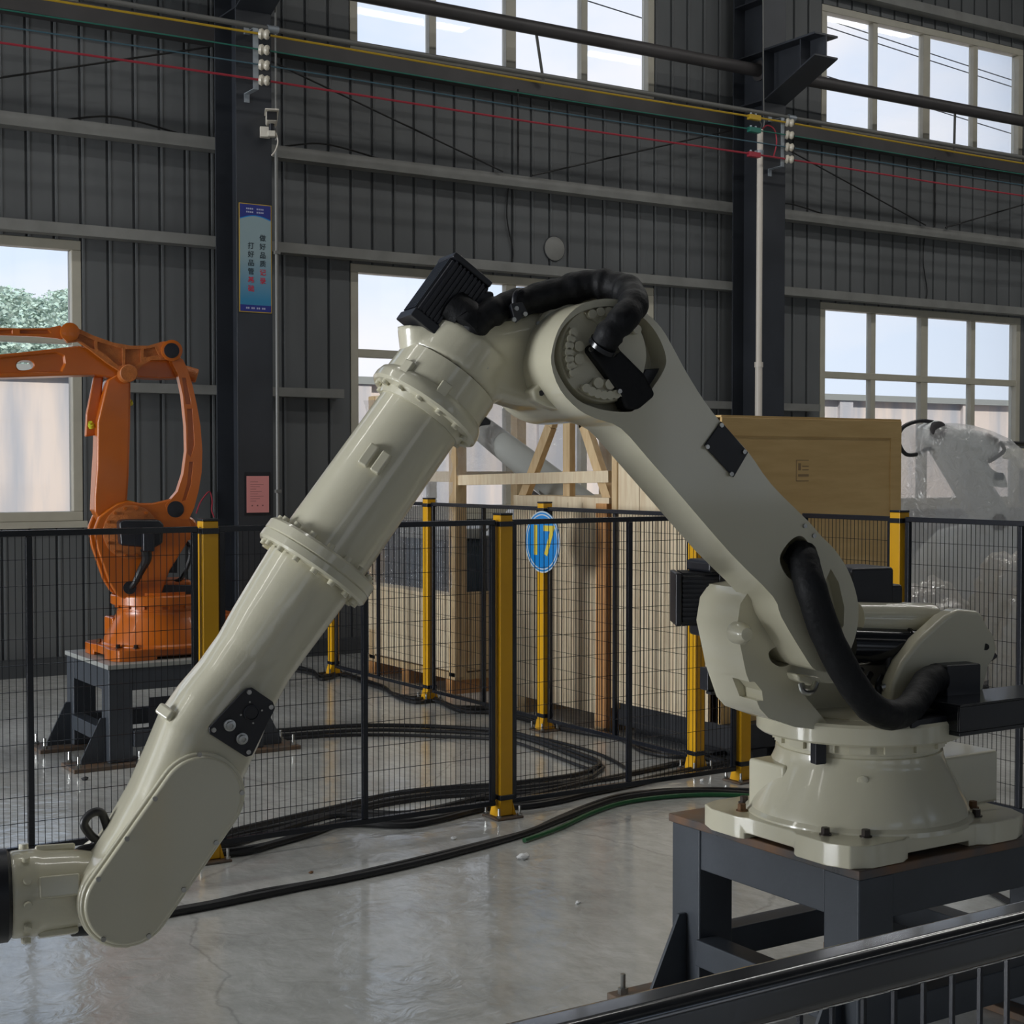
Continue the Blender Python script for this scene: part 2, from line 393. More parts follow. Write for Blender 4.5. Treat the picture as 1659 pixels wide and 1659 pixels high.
tag(MB().box(X_L, X_R, Y_F, YW + 0.1, -0.2, 0.0).build('floor', M['floor'], smooth=False), kind='structure')
tag(MB().box(X_L, X_R, Y_F - 0.2, YW + 0.15, Z_T, Z_T + 0.2).build('ceiling', M['wall_gap'], smooth=False), kind='structure')
k = 60
for yy, en in ROOF_FILL:
    for xx in ROOF_FILL_X:
        tag(MB().box(xx - ROOF_FILL_L / 2, xx + ROOF_FILL_L / 2, yy - ROOF_FILL_W / 2, yy + ROOF_FILL_W / 2, 8.2, 8.29).build('window_%d' % k, M['pvc'], smooth=False), kind='structure'); k += 1  # blank panels added above the fill lamps, below the solid ceiling
tag(MB().box(X_L - 0.2, X_L, Y_F, YW + 0.1, 0, Z_T).build('wall_left', M['wall'], smooth=False), kind='structure')
tag(MB().box(X_R, X_R + 0.2, Y_F, YW + 0.1, 0, Z_T).build('wall_right', M['wall'], smooth=False), kind='structure')

def wall_sheet(mb, y0, y1):
    edges = sorted([X_L, X_R] + [e for w in WIN_X for e in w])
    for a, b in zip(edges[:-1], edges[1:]):
        if (a, b) in WIN_X:
            for z0, z1 in ((0, ZL0), (ZL1, ZU0), (ZU1, Z_T)): mb.box(a, b, y0, y1, z0, z1)
        else:
            mb.box(a, b, y0, y1, 0, Z_T)
    return mb
wall = wall_sheet(MB(), YW, YW + 0.1).build('wall_back', M['wall_gap'], smooth=False)
tag(wall, kind='structure')
tag(wall_sheet(MB(), Y_F - 0.1, Y_F).build('wall_front', M['wall'], smooth=False), kind='structure')

# wall panels: upright strips, each with a shallow return along both edges
panel_cache = {}
def panel(x, w, z0, z1):
    key = (round(w, 4), round(z1 - z0, 4))
    if key not in panel_cache:
        h = z1 - z0; e = 0.007
        prof = [(e, 0.0), (e + 0.004, -0.016), (e + 0.02, -0.018), (e + 0.026, -0.013), (w * 0.5, -0.014), (w - e - 0.008, -0.013), (w - e, 0.0)]
        mb = MB(); n = len(prof)
        mb.add([(a, b, 0) for a, b in prof] + [(a, b, h) for a, b in prof], [(i, i + 1, n + i + 1, n + i) for i in range(n - 1)] + [tuple(range(n)), tuple(range(2 * n - 1, n - 1, -1)), (0, n, 2 * n - 1, n - 1)])
        me = mb.mesh('panel', False); me.materials.append(M['wall']); panel_cache[key] = me
    put('panel', panel_cache[key], None, wall, loc=(x, YW - 0.001, z0))
edges = sorted([-1.9, 19.2] + [e for w in WIN_X for e in w if -1.9 < e < 19.2])
for a, b in zip(edges[:-1], edges[1:]):
    isw = any(w[0] <= a + 1e-4 and b <= w[1] + 1e-4 for w in WIN_X)
    n = max(1, round((b - a) / 0.213)); w = (b - a) / n
    for i in range(n):
        for z0, z1 in (((0.0, ZL0), (ZL1, ZU0), (ZU1, Z_T)) if isw else ((0.0, Z_T),)):
            panel(a + i * w, w, z0, z1)
# girts: lipped channels that carry the panels, one length per bay
COL_X = [-11.95, -6.4, -0.84, 4.72, 10.215, 15.78, 21.4]
def girt(x0, x1, z, h=0.10, mt='girt'):
    mb = MB().box(x0, x1, YW - 0.16, YW - 0.020, z - 0.004, z)
    mb.box(x0, x1, YW - 0.16, YW - 0.156, z - h, z - 0.004).box(x0, x1, YW - 0.156, YW - 0.020, z - h, z - h + 0.004)
    mb.build('girt', M[mt], wall, smooth=False)
for ca, cb in zip(COL_X[1:-1], COL_X[2:]):
    x0, x1 = ca + 0.02, cb - 0.02
    wn_ = [w for w in WIN_X if x0 < w[0] < x1][0]
    girt(x0, x1, 4.27); girt(x0, x1, 3.475, 0.085); girt(x0, x1, 5.17, 0.14, 'pipe')
    girt(x0, wn_[0] - 0.14, 2.27, 0.075); girt(wn_[1] + 0.14, x1, 2.27, 0.075)
    girt(x0, x1, 6.72, 0.10)
    # sag rods running down to the girt from the columns, and the upright rod between them
    xm = (x0 + x1) / 2
    yr = YW - 0.19
    for p0, p1 in (((x0 + 0.18, yr, 4.98), (xm - 0.16, yr, 4.28)), ((x1 - 0.18, yr, 4.98), (xm + 0.16, yr, 4.28))):
        MB().cyl(p0, p1, 0.008, n=8).build('sag_rod', M['thin_black'], wall)
    MB().cyl((xm + 0.02, yr + 0.03, 4.28), (xm + 0.02, yr + 0.03, 5.05), 0.010, n=8).build('sag_rod', M['thin_black'], wall)
    MB().tube([(xm, YW - 0.03, 4.18), (xm - 0.02, YW - 0.035, 3.9), (xm + 0.05, YW - 0.03, 3.6), (xm + 0.03, YW - 0.03, 3.48)], 0.006, 6).build('wire', M['thin_black'], wall)
MB().box(X_L, X_R, YW - 0.14, YW - 0.02, 0, 0.13).build('baseboard_back', M['wall_gap'], smooth=False)['kind'] = 'structure'
bpy.data.objects['baseboard_back']['kind'] = 'structure'
# slack cables lying over the girt beside the columns
for x0 in (3.4, 5.2, 10.5):
    MB().tube([(x0, YW - 0.1, 4.28), (x0 + 0.3, YW - 0.1, 4.34), (x0 + 0.55, YW - 0.1, 4.33), (x0 + 0.9, YW - 0.1, 4.275)], 0.008, 6).build('wire', M['thin_black'], wall)
MB().tube([(9.15, YW - 0.03, 3.5), (9.02, YW - 0.05, 3.46), (9.0, YW - 0.05, 3.40), (8.6, YW - 0.05, 3.30), (8.2, YW - 0.05, 3.36)], 0.005, 6).build('wire', M['thin_black'], wall)

# ------------------------------------------------------------------ windows
def window(k, x0, x1, z0, z1, trans, yb, sgn=1):
    """aluminium window: outer frame, mullions, transom, one pane per light"""
    w = root('window_%d' % k, None, None, kind='structure')
    ya, yc = yb - 0.05 * sgn, yb + 0.06 * sgn
    y0, y1 = min(ya, yc), max(ya, yc)
    fw = 0.075
    mb = MB().box(x0, x1, y0, y1, z0, z0 + fw).box(x0, x1, y0, y1, z1 - fw, z1).box(x0, x0 + fw, y0, y1, z0 + fw, z1 - fw).box(x1 - fw, x1, y0, y1, z0 + fw, z1 - fw)
    mb.build('frame', M['frame'], w, bevel=0.006, smooth=False)
    MB().box(x0 - 0.02, x1 + 0.02, yb - 0.10, yb - 0.02, z0 - 0.05, z0).build('sill', M['frame'], w, smooth=False)
    n = 4; dx = (x1 - x0) / n
    rows = [(z0 + fw, z1 - fw)] if trans is None else [(z0 + fw, trans - 0.035), (trans + 0.035, z1 - fw)]
    for i in range(1, n):
        t = 0.036 if i != 2 else 0.055
        MB().box(x0 + i * dx - t, x0 + i * dx + t, y0 + 0.015, y1 - 0.02, z0 + fw, z1 - fw).build('mullion', M['frame'], w, bevel=0.004, smooth=False)
    if trans is not None:
        MB().box(x0 + fw, x1 - fw, y0 + 0.01, y1 - 0.015, trans - 0.035, trans + 0.035).build('transom', M['frame'], w, bevel=0.004, smooth=False)
    for i in range(n):
        for za, zb in rows:
            a = x0 + i * dx + (fw if i == 0 else 0.036); b = x0 + (i + 1) * dx - (fw if i == n - 1 else 0.036)
            MB().box(a, b, yb + 0.012, yb + 0.017, za, zb).build('pane', M['glass'], w, smooth=False)
    return w
k = 1
for x0, x1 in WIN_X:
    window(k, x0, x1, ZL0, ZL1, 2.60, YW + 0.04); k += 1
    window(k, x0, x1, ZU0, ZU1, None, YW + 0.04); k += 1
k = 30
for x0, x1 in WIN_X:
    window(k, x0, x1, ZL0, ZL1, 2.60, Y_F - 0.05, 1); k += 1
    window(k, x0, x1, ZU0, ZU1, None, Y_F - 0.05, 1); k += 1

# ------------------------------------------------------------------ columns
def column(xc, label):
    c = root('steel_column', label, 'column', Matrix.Translation((xc, 0, 0)))
    MB().box(-0.15, 0.15, 11.10, 11.116, 0, Z_T).build('front_flange', M['column'], c, bevel=0.002)
    MB().box(-0.15, 0.15, 11.534, 11.55, 0, Z_T).build('rear_flange', M['column'], c, bevel=0.002)
    MB().box(-0.006, 0.006, 11.116, 11.534, 0, Z_T).build('web', M['column'], c)
    # crane bracket
    MB().box(-0.15, 0.15, 10.39, 11.10, 5.68, 5.70).build('bracket_flange', M['column'], c, bevel=0.002)
    MB().prism([(-0.15, 10.39, 5.495), (0.15, 10.39, 5.495), (0.15, 11.10, 5.205), (-0.15, 11.10, 5.205)], (0, 0, -0.016)).build('bracket_flange', M['column'], c)
    MB().prism([(-0.006, 10.39, 5.68), (-0.006, 10.39, 5.495), (-0.006, 11.10, 5.205), (-0.006, 11.10, 5.68)], (0.012, 0, 0)).build('bracket_web', M['column'], c)
    MB().prism([(-0.13, 10.60, 5.68), (0.13, 10.60, 5.68), (0.13, 10.60, 5.41), (-0.13, 10.60, 5.41)], (0, 0.012, 0)).build('stiffener', M['column'], c)
    for z in (5.205, 5.68, 6.2):
        MB().box(-0.14, 0.14, 11.116, 11.534, z, z + 0.012).build('stiffener', M['column'], c)
    MB().box(-0.2, 0.2, 11.05, 11.6, 0, 0.03).build('base_plate', M['column'], c)
    return c
LAB = {4.72: 'dark steel column with the blue poster, pink paper and security camera', 10.215: 'dark steel column with the white cable conduit standing before it',
       -0.84: 'dark steel column between the two windows behind the orange robot, without poster', 15.78: 'dark steel column beyond the window behind the wrapped robot'}
for x in COL_X[2:6]: column(x, LAB[x])
# tie tube and thin rail along the wall
for x0, x1, lb in ((-0.8, 4.70, 'joining the poster column from the orange robot side'), (4.74, 10.2, 'crossing the high window between poster column and conduit column'), (10.23, 15.77, 'crossing the high window beyond the conduit column')):
    r_ = root('tie_tube', 'dark brown steel tube ' + lb, 'tube')
    MB().cyl((x0, 11.3, 5.55), (x1, 11.3, 5.55), 0.062, n=20).build('pipe', M['pipe'], r_)
    for x in (x0, x1):
        MB().cyl((x - 0.012, 11.3, 5.55), (x + 0.012, 11.3, 5.55), 0.10, n=16).build('end_plate', M['pipe'], r_)
    xm = x0 + (x1 - x0) * 0.51
    MB().cyl((xm, 11.3, 5.52), (xm + 0.22, YW - 0.2, 5.12), 0.014, n=8).build('strut', M['grey_conduit'], r_)
rl = root('cable_rail', 'long thin grey pipe running above the coloured conductor wires', 'pipe')
MB().cyl((-3, 10.97, 5.035), (19, 10.97, 5.035), 0.022, n=12).build('pipe', M['grey_conduit'], rl)
for x in (4.72, 10.215):
    MB().cyl((x + 0.06, 10.97, 5.035), (x + 0.15, 10.97, 5.035), 0.030, n=12).build('sleeve', M['zinc'], rl)
# conductor wires on porcelain insulators
for z, mt, lb in ((4.962, 'w_yellow', 'yellow'), (4.842, 'w_green', 'green'), (4.725, 'w_blue', 'faded blue'), (4.608, 'w_red', 'red')):
    o = MB().tube([(-3, 10.90, z), (1.9, 10.90, z - 0.015), (4.72, 10.90, z), (7.5, 10.90, z - 0.012), (10.215, 10.90, z), (13, 10.90, z - 0.015), (15.78, 10.90, z), (19, 10.90, z - 0.01)], 0.009 if lb in ('yellow', 'red') else 0.006, 6, 4).build('conductor_wire', M[mt])
    tag(o, lb + ' conductor wire strung between the insulators on the columns', 'wire')
for x, lb in ((4.72, 'on the poster column'), (10.215, 'on the conduit column')):
    b = root('insulator_bracket', 'zinc bracket with four white insulators ' + lb, 'bracket', Matrix.Translation((x - 0.06, 0, 0)))
    mb = MB().box(-0.022, 0.022, 10.915, 10.921, 4.54, 5.0)
    mb.box(-0.022, 0.022, 10.915, 11.10, 5.0, 5.006).box(-0.022, 0.022, 10.915, 11.10, 4.534, 4.54)
    mb.box(-0.022, 0.022, 11.094, 11.10, 4.47, 4.534).box(-0.022, 0.022, 11.094, 11.10, 5.006, 5.07)
    mb.build('strap', M['zinc'], b, smooth=False)
    for z in (4.962, 4.842, 4.725, 4.608):
        ins = MB().lathe((0.022, 10.90, z), (0.75, -0.5, -0.1), [(0, 0.036), (0.022, 0.044), (0.03, 0.036), (0.04, 0.030), (0.05, 0.036), (0.062, 0.040), (0.075, 0.034), (0.080, 0.022)], 20).build('insulator', M['porcelain'], b)
        MB().cyl((0.022 + 0.075 * 0.83, 10.90 - 0.078 * 0.55, z - 0.008), (0.022 + 0.088 * 0.83, 10.90 - 0.088 * 0.55, z - 0.009), 0.012, n=10).build('bolt_hole', M['thin_black'], ins)
# supply conduit with tap clamps
cd = root('supply_conduit', 'white cable conduit rising to the conductor wires in front of the column', 'conduit')
MB().cyl((9.935, 11.0, 0), (9.935, 11.0, 2.6), 0.036, n=18).build('lower_pipe', M['pvc'], cd)
MB().cyl((9.935, 11.0, 2.6), (9.938, 11.0, 4.88), 0.030, n=18).build('upper_pipe', M['pvc'], cd)
MB().cyl((9.935, 11.0, 2.58), (9.935, 11.0, 2.63), 0.043, n=18).build('coupling', M['pvc'], cd)
MB().cyl((9.937, 11.0, 4.64), (9.937, 11.0, 4.68), 0.036, n=18).build('clamp_band', M['zinc'], cd)
for z, mt in ((4.962, 'w_yellow'), (4.842, 'w_green'), (4.608, 'w_red')):
    t_ = MB().box(9.70, 9.84, 10.875, 10.925, z - 0.03, z + 0.018).build('tap_clamp', M[mt], cd, bevel=0.004)
    for dx in (0.03, 0.09): MB().cyl((9.70 + dx, 10.90, z + 0.018), (9.70 + dx, 10.90, z + 0.035), 0.011, n=8).build('bolt', M['zinc'], t_)
MB().tube([(9.94, 11.0, 4.86), (9.99, 10.96, 4.92), (10.06, 10.93, 4.88), (10.07, 10.91, 4.75), (10.02, 10.9, 4.61)], 0.007, 6).build('lead', M['w_red'], cd)
MB().tube([(9.93, 11.0, 4.86), (9.92, 10.96, 4.92), (9.85, 10.93, 4.955)], 0.006, 6).build('lead', M['grey_conduit'], cd)
MB().tube([(9.95, 11.0, 4.86), (9.99, 11.0, 4.95), (10.0, 11.02, 5.2), (10.005, 11.05, 6.5)], 0.006, 6).build('lead', M['grey_conduit'], cd)
# conduits down the poster column
c2 = root('column_conduit', 'thin grey conduit running down the edge of the poster column', 'conduit')
MB().cyl((4.90, 11.08, 0.9), (4.90, 11.08, 4.12), 0.014, n=10).build('pipe', M['grey_conduit'], c2)
MB().cyl((4.90, 11.08, 4.2), (4.90, 11.08, 7.2), 0.009, n=10).build('upper_wire', M['grey_conduit'], c2)
for z in (3.3, 1.4): MB().box(4.88, 4.925, 11.062, 11.102, z, z + 0.025).build('saddle', M['grey_conduit'], c2)

# ------------------------------------------------------------------ things hung on wall and columns
p_ = on_y(898, 403, YW - 0.02)
hc = root('vent_cover', 'round pale cover disc on the grey wall above the window', 'cover', Matrix.Translation(p_))
MB().lathe((0, 0.0, 0), (0, -1, 0), [(0, 0.112), (0.008, 0.112), (0.012, 0.104)], 32).build('disc', M['girt'], hc)
MB().lathe((0, 0.002, 0), (0, -1, 0), [(0, 0.118), (0.006, 0.118)], 32).build('rim', M['wall_gap'], hc)
# poster
P0, P1 = (4.588, 3.682), (4.862, 2.829)
po = root('wall_poster', 'tall blue poster with black and red Chinese slogan on the column', 'poster', Matrix.Translation((4.588, 11.098, 2.829)))
PW, PH = 0.274, 0.853
MB().box(0, PW, -0.004, 0, 0, PH).build('board', M['p_gold'], po, smooth=False)
def psheet(name, pts, mt, y): MB().add([(a, y, b) for a, b in pts], [tuple(range(len(pts)))]).build(name, M[mt], po, smooth=False)
def poster_grad():
    m = mat('poster_blue_fade', (0.1, 0.26, 0.36), 0.5); N, K = m.node_tree.nodes, m.node_tree.links; b = N['Principled BSDF']
    tc = N.new('ShaderNodeTexCoord'); sp = N.new('ShaderNodeSeparateXYZ'); rp = N.new('ShaderNodeValToRGB')
    rp.color_ramp.elements[0].position = 0.05; rp.color_ramp.elements[0].color = (0.03, 0.22, 0.40, 1); rp.color_ramp.elements[1].position = 0.5; rp.color_ramp.elements[1].color = (0.27, 0.37, 0.40, 1)
    K.new(tc.outputs['Generated'], sp.inputs[0]); K.new(sp.outputs['Z'], rp.inputs[0]); K.new(rp.outputs[0], b.inputs['Base Color']); return m
M['p_grad'] = poster_grad()
e = 0.006
psheet('print_field', [(e, 0.05), (PW - e, 0.05), (PW - e, PH - e), (e, PH - e)], 'p_grad', -0.0045)
psheet('footer_band', [(e, e), (PW - e, e), (PW - e, 0.058), (e, 0.058)], 'p_navy', -0.005)
arc = [(PW - e - (PW - 2 * e) * i / 16, PH - 0.118 + 0.030 * math.sin(math.pi * i / 16)) for i in range(17)]
psheet('header_glow', [(e, PH - e), (e, PH - 0.118)] + [(a, b - 0.008) for a, b in reversed(arc)] + [(PW - e, PH - 0.118), (PW - e, PH - e)], 's_blue', -0.0047)
psheet('header_band', [(e, PH - e), (e, PH - 0.112)] + list(reversed(arc)) + [(PW - e, PH - 0.112), (PW - e, PH - e)], 'p_navy', -0.0052)
for cx_, z0, s, nr in ((0.198, 0.586, '做好品质记录', 4), (0.098, 0.520, '打好品管基础', 4)):
    for i, ch in enumerate(s):
        put('character', text_mesh(ch, 0.055, 0.0004), M['p_ink'] if i < nr else M['p_red'], po, loc=(cx_, -0.0056, z0 - i * 0.0675), rot=(math.pi / 2, 0, 0))
for x0 in (0.06, 0.148):
    for z in (PH - 0.040, PH - 0.066):
        for i in range(4):
            MB().box(x0 + i * 0.0155, x0 + i * 0.0155 + 0.0115, -0.0058, -0.0054, z - 0.006, z + 0.006).build('small_print', M['p_lite'], po, smooth=False)
for i in range(4):
    for j in range(2):
        MB().box(0.055 + i * 0.045 + j * 0.016, 0.055 + i * 0.045 + j * 0.016 + 0.012, -0.0058, -0.0052, 0.026, 0.040).build('small_print', M['p_lite'], po, smooth=False)
# pink paper notice in a dark sleeve
pn = root('paper_notice', 'pink printed paper sheet in a dark sleeve on the column', 'notice', Matrix.Translation((4.63, 11.098, 1.235)))
MB().box(-0.005, 0.215, -0.003, 0, -0.01, 0.33).build('sleeve', M['black'], pn, smooth=False)
MB().box(0.01, 0.20, -0.005, -0.003, 0.01, 0.30).build('sheet', M['pink'], pn, smooth=False)
for i in range(9): MB().box(0.04, 0.09 + 0.08 * ((i * 7) % 5) / 5, -0.0056, -0.005, 0.10 + i * 0.019, 0.103 + i * 0.019).build('print_line', M['ink'], pn, smooth=False)
for i in range(3): MB().box(0.05 + i * 0.045, 0.062 + i * 0.045, -0.0056, -0.005, 0.06, 0.072).build('print_line', M['ink'], pn, smooth=False)
# security camera
pc = on_y(440, 200, 11.0)
cc = root('security_camera', 'beige security camera mounted high on the poster column', 'camera', Matrix.Translation((pc.x, pc.y, pc.z)) @ Matrix.Rotation(math.radians(-22), 4, 'Z'))
MB().box(-0.045, 0.045, -0.10, 0.14, 0.0, 0.075).build('housing', M['cctv'], cc, bevel=0.014, seg=3)
MB().box(-0.054, 0.054, -0.14, 0.14, 0.075, 0.085).build('sun_shield', M['cctv'], cc, bevel=0.004)
MB().box(-0.040, 0.040, -0.106, -0.098, 0.004, 0.070).build('lens_window', M['lens'], cc, bevel=0.01)
MB().cyl((0, 0.02, 0), (0, 0.02, -0.06), 0.022, n=14).build('neck', M['black'], cc)
MB().box(-0.03, 0.03, -0.01, 0.05, -0.10, -0.055).build('joint', M['cctv'], cc, bevel=0.006)
MB().box(-0.09, -0.01, 0.02, 0.10, -0.10, -0.02).build('wall_mount', M['cctv'], cc, bevel=0.004)
MB().tube([(0.035, 0.05, -0.06), (0.05, 0.05, -0.13), (0.03, 0.05, -0.2), (0.0, 0.05, -0.24)], 0.006, 6).build('cable', M['pvc'], cc)

# ------------------------------------------------------------------ outside
M['yard'] = mat('pale_dirt', (0.50, 0.42, 0.36), 0.9, c2=(0.60, 0.52, 0.46), vscale=0.6)
M['yard_wall'] = mat('stained_render', (0.50, 0.50, 0.53), 0.85, c2=(0.82, 0.70, 0.62), vscale=1.1, stretch=(1.8, 1, 0.22), detail=10, lo=0.38, hi=0.58)
M['leaf'] = mat('hazed_poplar_leaf', (0.36, 0.47, 0.40), 0.9, c2=(0.46, 0.57, 0.48), vscale=1.2)  # distance haze is put into this paled, bluish leaf colour
M['bark'] = mat('bark', (0.13, 0.10, 0.07), 0.9)
tag(MB().box(-60, 90, YW + 0.1, 130, -0.3, -0.05).build('ground_outside', M['yard'], smooth=False), kind='structure')
yw = MB().box(-30, 70, 18.0, 18.25, -0.1, 2.72).build('wall_yard', M['yard_wall'], smooth=False)
tag(yw, kind='structure')
MB().box(-30, 70, 17.92, 18.33, 2.72, 2.82).build('coping', M['pale'], yw, smooth=False)
for i in range(34): MB().box(-30 + i * 3, -29.7 + i * 3, 17.94, 18.0, -0.1, 2.72).build('pier', M['yard_wall'], yw, smooth=False)
for i, (tx, ty, hh) in enumerate([(-6, 466, 60), (8, 462, 62), (22, 476, 58), (34, 470, 63), (47, 486, 60), (60, 480, 66), (72, 492, 60), (86, 470, 64), (100, 468, 58), (114, 466, 66), (126, 470, 60), (140, 468, 62)]):
    top = on_y(tx, ty, 46 + ((i * 5) % 12) * 5)
    tr = root('poplar_tree', 'tall pale green poplar tree far beyond the yard wall', 'tree', Matrix.Translation((top.x, top.y, 0)), 'poplars beyond the yard wall')
    H_ = top.z
    MB().cyl((0, 0, 0), (0, 0, H_ * 0.8), 0.16, 0.04, n=8).build('trunk', M['bark'], tr)
    mb = MB(); R0 = 0.95 + 0.35 * (i % 3 == 1)
    rr = random.Random(i)
    for _ in range(3600):
        h = rr.random() ** 0.8; prof = math.sin(math.pi * min(1, 0.12 + 0.88 * (1 - h) ** 0.75)) ** 0.6 if h > 0.02 else 0.3
        ang = rr.uniform(0, 2 * math.pi); rad = R0 * prof * math.sqrt(rr.random()) * (0.8 + 0.4 * math.sin(ang * 3 + h * 14))
        c = Vector((math.cos(ang) * rad, math.sin(ang) * rad, 0.8 + (H_ - 0.9) * h))
        s = rr.uniform(0.05, 0.13); a = Vector((rr.uniform(-1, 1), rr.uniform(-1, 1), rr.uniform(-1, 1))).normalized(); x, y = basis(a)
        mb.add([c - x * s, c + y * s * 0.6, c + x * s, c - y * s * 0.6], [(0, 1, 2, 3)])
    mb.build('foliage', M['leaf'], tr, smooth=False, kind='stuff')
for i, (za, zb, lb) in enumerate(((on_y(1335, 28, 22), on_y(1640, 128, 22), 'upper'), (on_y(1335, 40, 22), on_y(1640, 139, 22), 'middle'), (on_y(1335, 120, 22), on_y(1640, 215, 22), 'lower'))):
    d = (zb - za); o = MB().tube([za - d * 1.5, za + d * 0.5 - Vector((0, 0, 0.03)), zb + d * 1.5], 0.012, 5, 6).build('power_line', M['thin_black'])
    tag(o, lb + ' thin power line seen through the high window outside', 'wire')
pl = on_y(985, 0, 22); ql = on_y(1040, 27, 22)

rc = [on_y(x, y, 11.52) for x, y in ((318, 832), (324, 815), (333, 802), (340, 797), (344, 812), (343, 826), (347, 838))]
tag(MB().tube(rc, 0.006, 6).build('red_cord', M['w_red']), 'thin red cord looped against the wall beside the poster column', 'cord')
# ================================================================== safety fence
def fence_post(x, y, label, ang=0.0, grp='yellow fence posts'):
    r_ = root('fence_post', label, 'post', Matrix.Translation((x, y, 0)) @ Matrix.Rotation(ang, 4, 'Z'), grp)
    MB().box(-0.033, 0.033, -0.033, 0.033, 0.012, 1.385).build('post', M['yellow'], r_, bevel=0.004)
    MB().box(-0.034, 0.034, -0.034, 0.034, 1.385, 1.395).build('cap', M['fence'], r_, bevel=0.003)
    MB().box(-0.07, 0.07, -0.07, 0.07, 0.0, 0.010).build('base_plate', M['foot_plate'], r_, bevel=0.003)
    for z in (1.345, 0.095): MB().box(-0.037, 0.037, -0.037, 0.037, z - 0.012, z + 0.012).build('clamp', M['fence'], r_, bevel=0.003)
    for sx in (-1, 1):
        MB().prism([(sx * 0.033, -0.033, 0.07), (sx * 0.05, -0.036, 0.012), (sx * 0.033, -0.036, 0.012)], (0, 0.07, 0)).build('gusset', M['yellow'], r_)
        for sy in (-1, 1):
            MB().cyl((sx * 0.056, sy * 0.056, 0.012), (sx * 0.056, sy * 0.056, 0.022), 0.011, n=6).cyl((sx * 0.056, sy * 0.056, 0.022), (sx * 0.056, sy * 0.056, 0.055), 0.006, n=8).build('anchor_bolt', M['steel'], r_)
    return r_
def fence_panel(p0, p1, label, zb=0.07, zt=1.352, stile=0.024, pitch=0.0255, mid=True, cat='fence', rail='fence', rb=0.003):
    p0, p1 = Vector((*p0, 0)), Vector((*p1, 0)); L_ = (p1 - p0).length
    r_ = root('safety_fence', label, cat, Matrix.Translation(p0) @ Matrix.Rotation(math.atan2(p1.y - p0.y, p1.x - p0.x), 4, 'Z'))
    h = stile / 2
    MB().box(0, L_, -h, h, zt - h, zt + h).build('top_rail', M[rail], r_, bevel=rb, seg=4)
    MB().box(0, L_, -h, h, zb - h, zb + h).build('bottom_rail', M['fence'], r_, bevel=0.003)
    xs = [h, L_ - h] + ([L_ / 2] if mid else [])
    for x in xs: MB().box(x - h, x + h, -h, h, zb + h, zt - h).build('stile', M['fence'], r_, bevel=0.003)
    mb = MB(); w = 0.0011
    def stick(x0, x1, y, z0, z1):
        mb.add([(x0, y - w, z0), (x1, y - w, z0), (x1, y + w, z0), (x0, y + w, z0), (x0, y - w, z1), (x1, y - w, z1), (x1, y + w, z1), (x0, y + w, z1)],
               [(0, 1, 5, 4), (1, 2, 6, 5), (2, 3, 7, 6), (3, 0, 4, 7), (0, 3, 2, 1), (4, 5, 6, 7)])
    n = int(L_ / pitch)
    for i in range(1, n): stick(i * L_ / n - w, i * L_ / n + w, -0.004, zb, zt)
    m = 12
    for j in range(1, m): z = zb + (zt - zb) * j / m; stick(0, L_, 0.0, z - w, z + w)
    mb.build('wire_mesh', M['fence'], r_, smooth=False, kind='stuff')
    return r_
FY, SX = 5.76, 5.08
g = 0.045
for x, lb in ((0.81, 'yellow fence post on the aisle side of the orange robot'), (2.24, 'yellow fence post in front of the orange robot base'), (3.655, 'yellow fence post standing midway along the front fence by the number 17 sign'), (5.10, 'yellow fence post at the fence corner behind the white robot base')):
    fence_post(x, FY, lb)
fence_panel((0.81 + g, FY), (2.24 - g, FY), 'black mesh fence panel in front of the orange robot', zb=0.15)
fence_panel((2.24 + g, FY), (3.655 - g, FY), 'black mesh fence panel behind the long forearm of the white robot')
fence_panel((3.655 + g, FY), (5.10 - g, FY), 'black mesh fence panel in front of the number 17 sign')
SY = [6.10, 7.53, 8.95, 10.45]
for y, lb in zip(SY, ('yellow side fence post nearest the fence corner', 'yellow side fence post carrying the number 17 sign', 'yellow side fence post before the corner of the open crate', 'yellow side fence post nearest the grey wall')):
    fence_post(SX, y, lb)
for a, b, lb in ((0, 1, 'black mesh side fence panel in front of the tall plywood crate'), (1, 2, 'black mesh side fence panel beside the number 17 sign, toward the open crate'), (2, 3, 'black mesh side fence panel in front of the open crate')):
    fence_panel((SX, SY[a] + g), (SX, SY[b] - g), lb)
fence_post(5.5, 5.08, 'yellow fence post between the white robot and the wrapped robot')
fence_panel((5.5, 5.08 + g), (5.5, 5.74), 'narrow black mesh fence panel in front of the tan crate face', mid=False)
fence_panel((5.5, 3.65 + g), (5.5, 5.08 - g), 'black mesh fence panel in front of the wrapped robot')
fence_post(5.5, 3.65, 'yellow fence post at the open end of the fence by the wrapped robot')
# barrier right beside the walkway
fence_panel((-0.42, 0.524), (1.01, 0.524), 'black mesh barrier close to the viewer, in front of the steel stand', pitch=0.0212, rail='rail_gloss', rb=0.007)
fence_post(-0.465, 0.524, 'yellow barrier post on the walkway'); fence_post(1.055, 0.524, 'yellow barrier post at the far end of the walkway barrier')
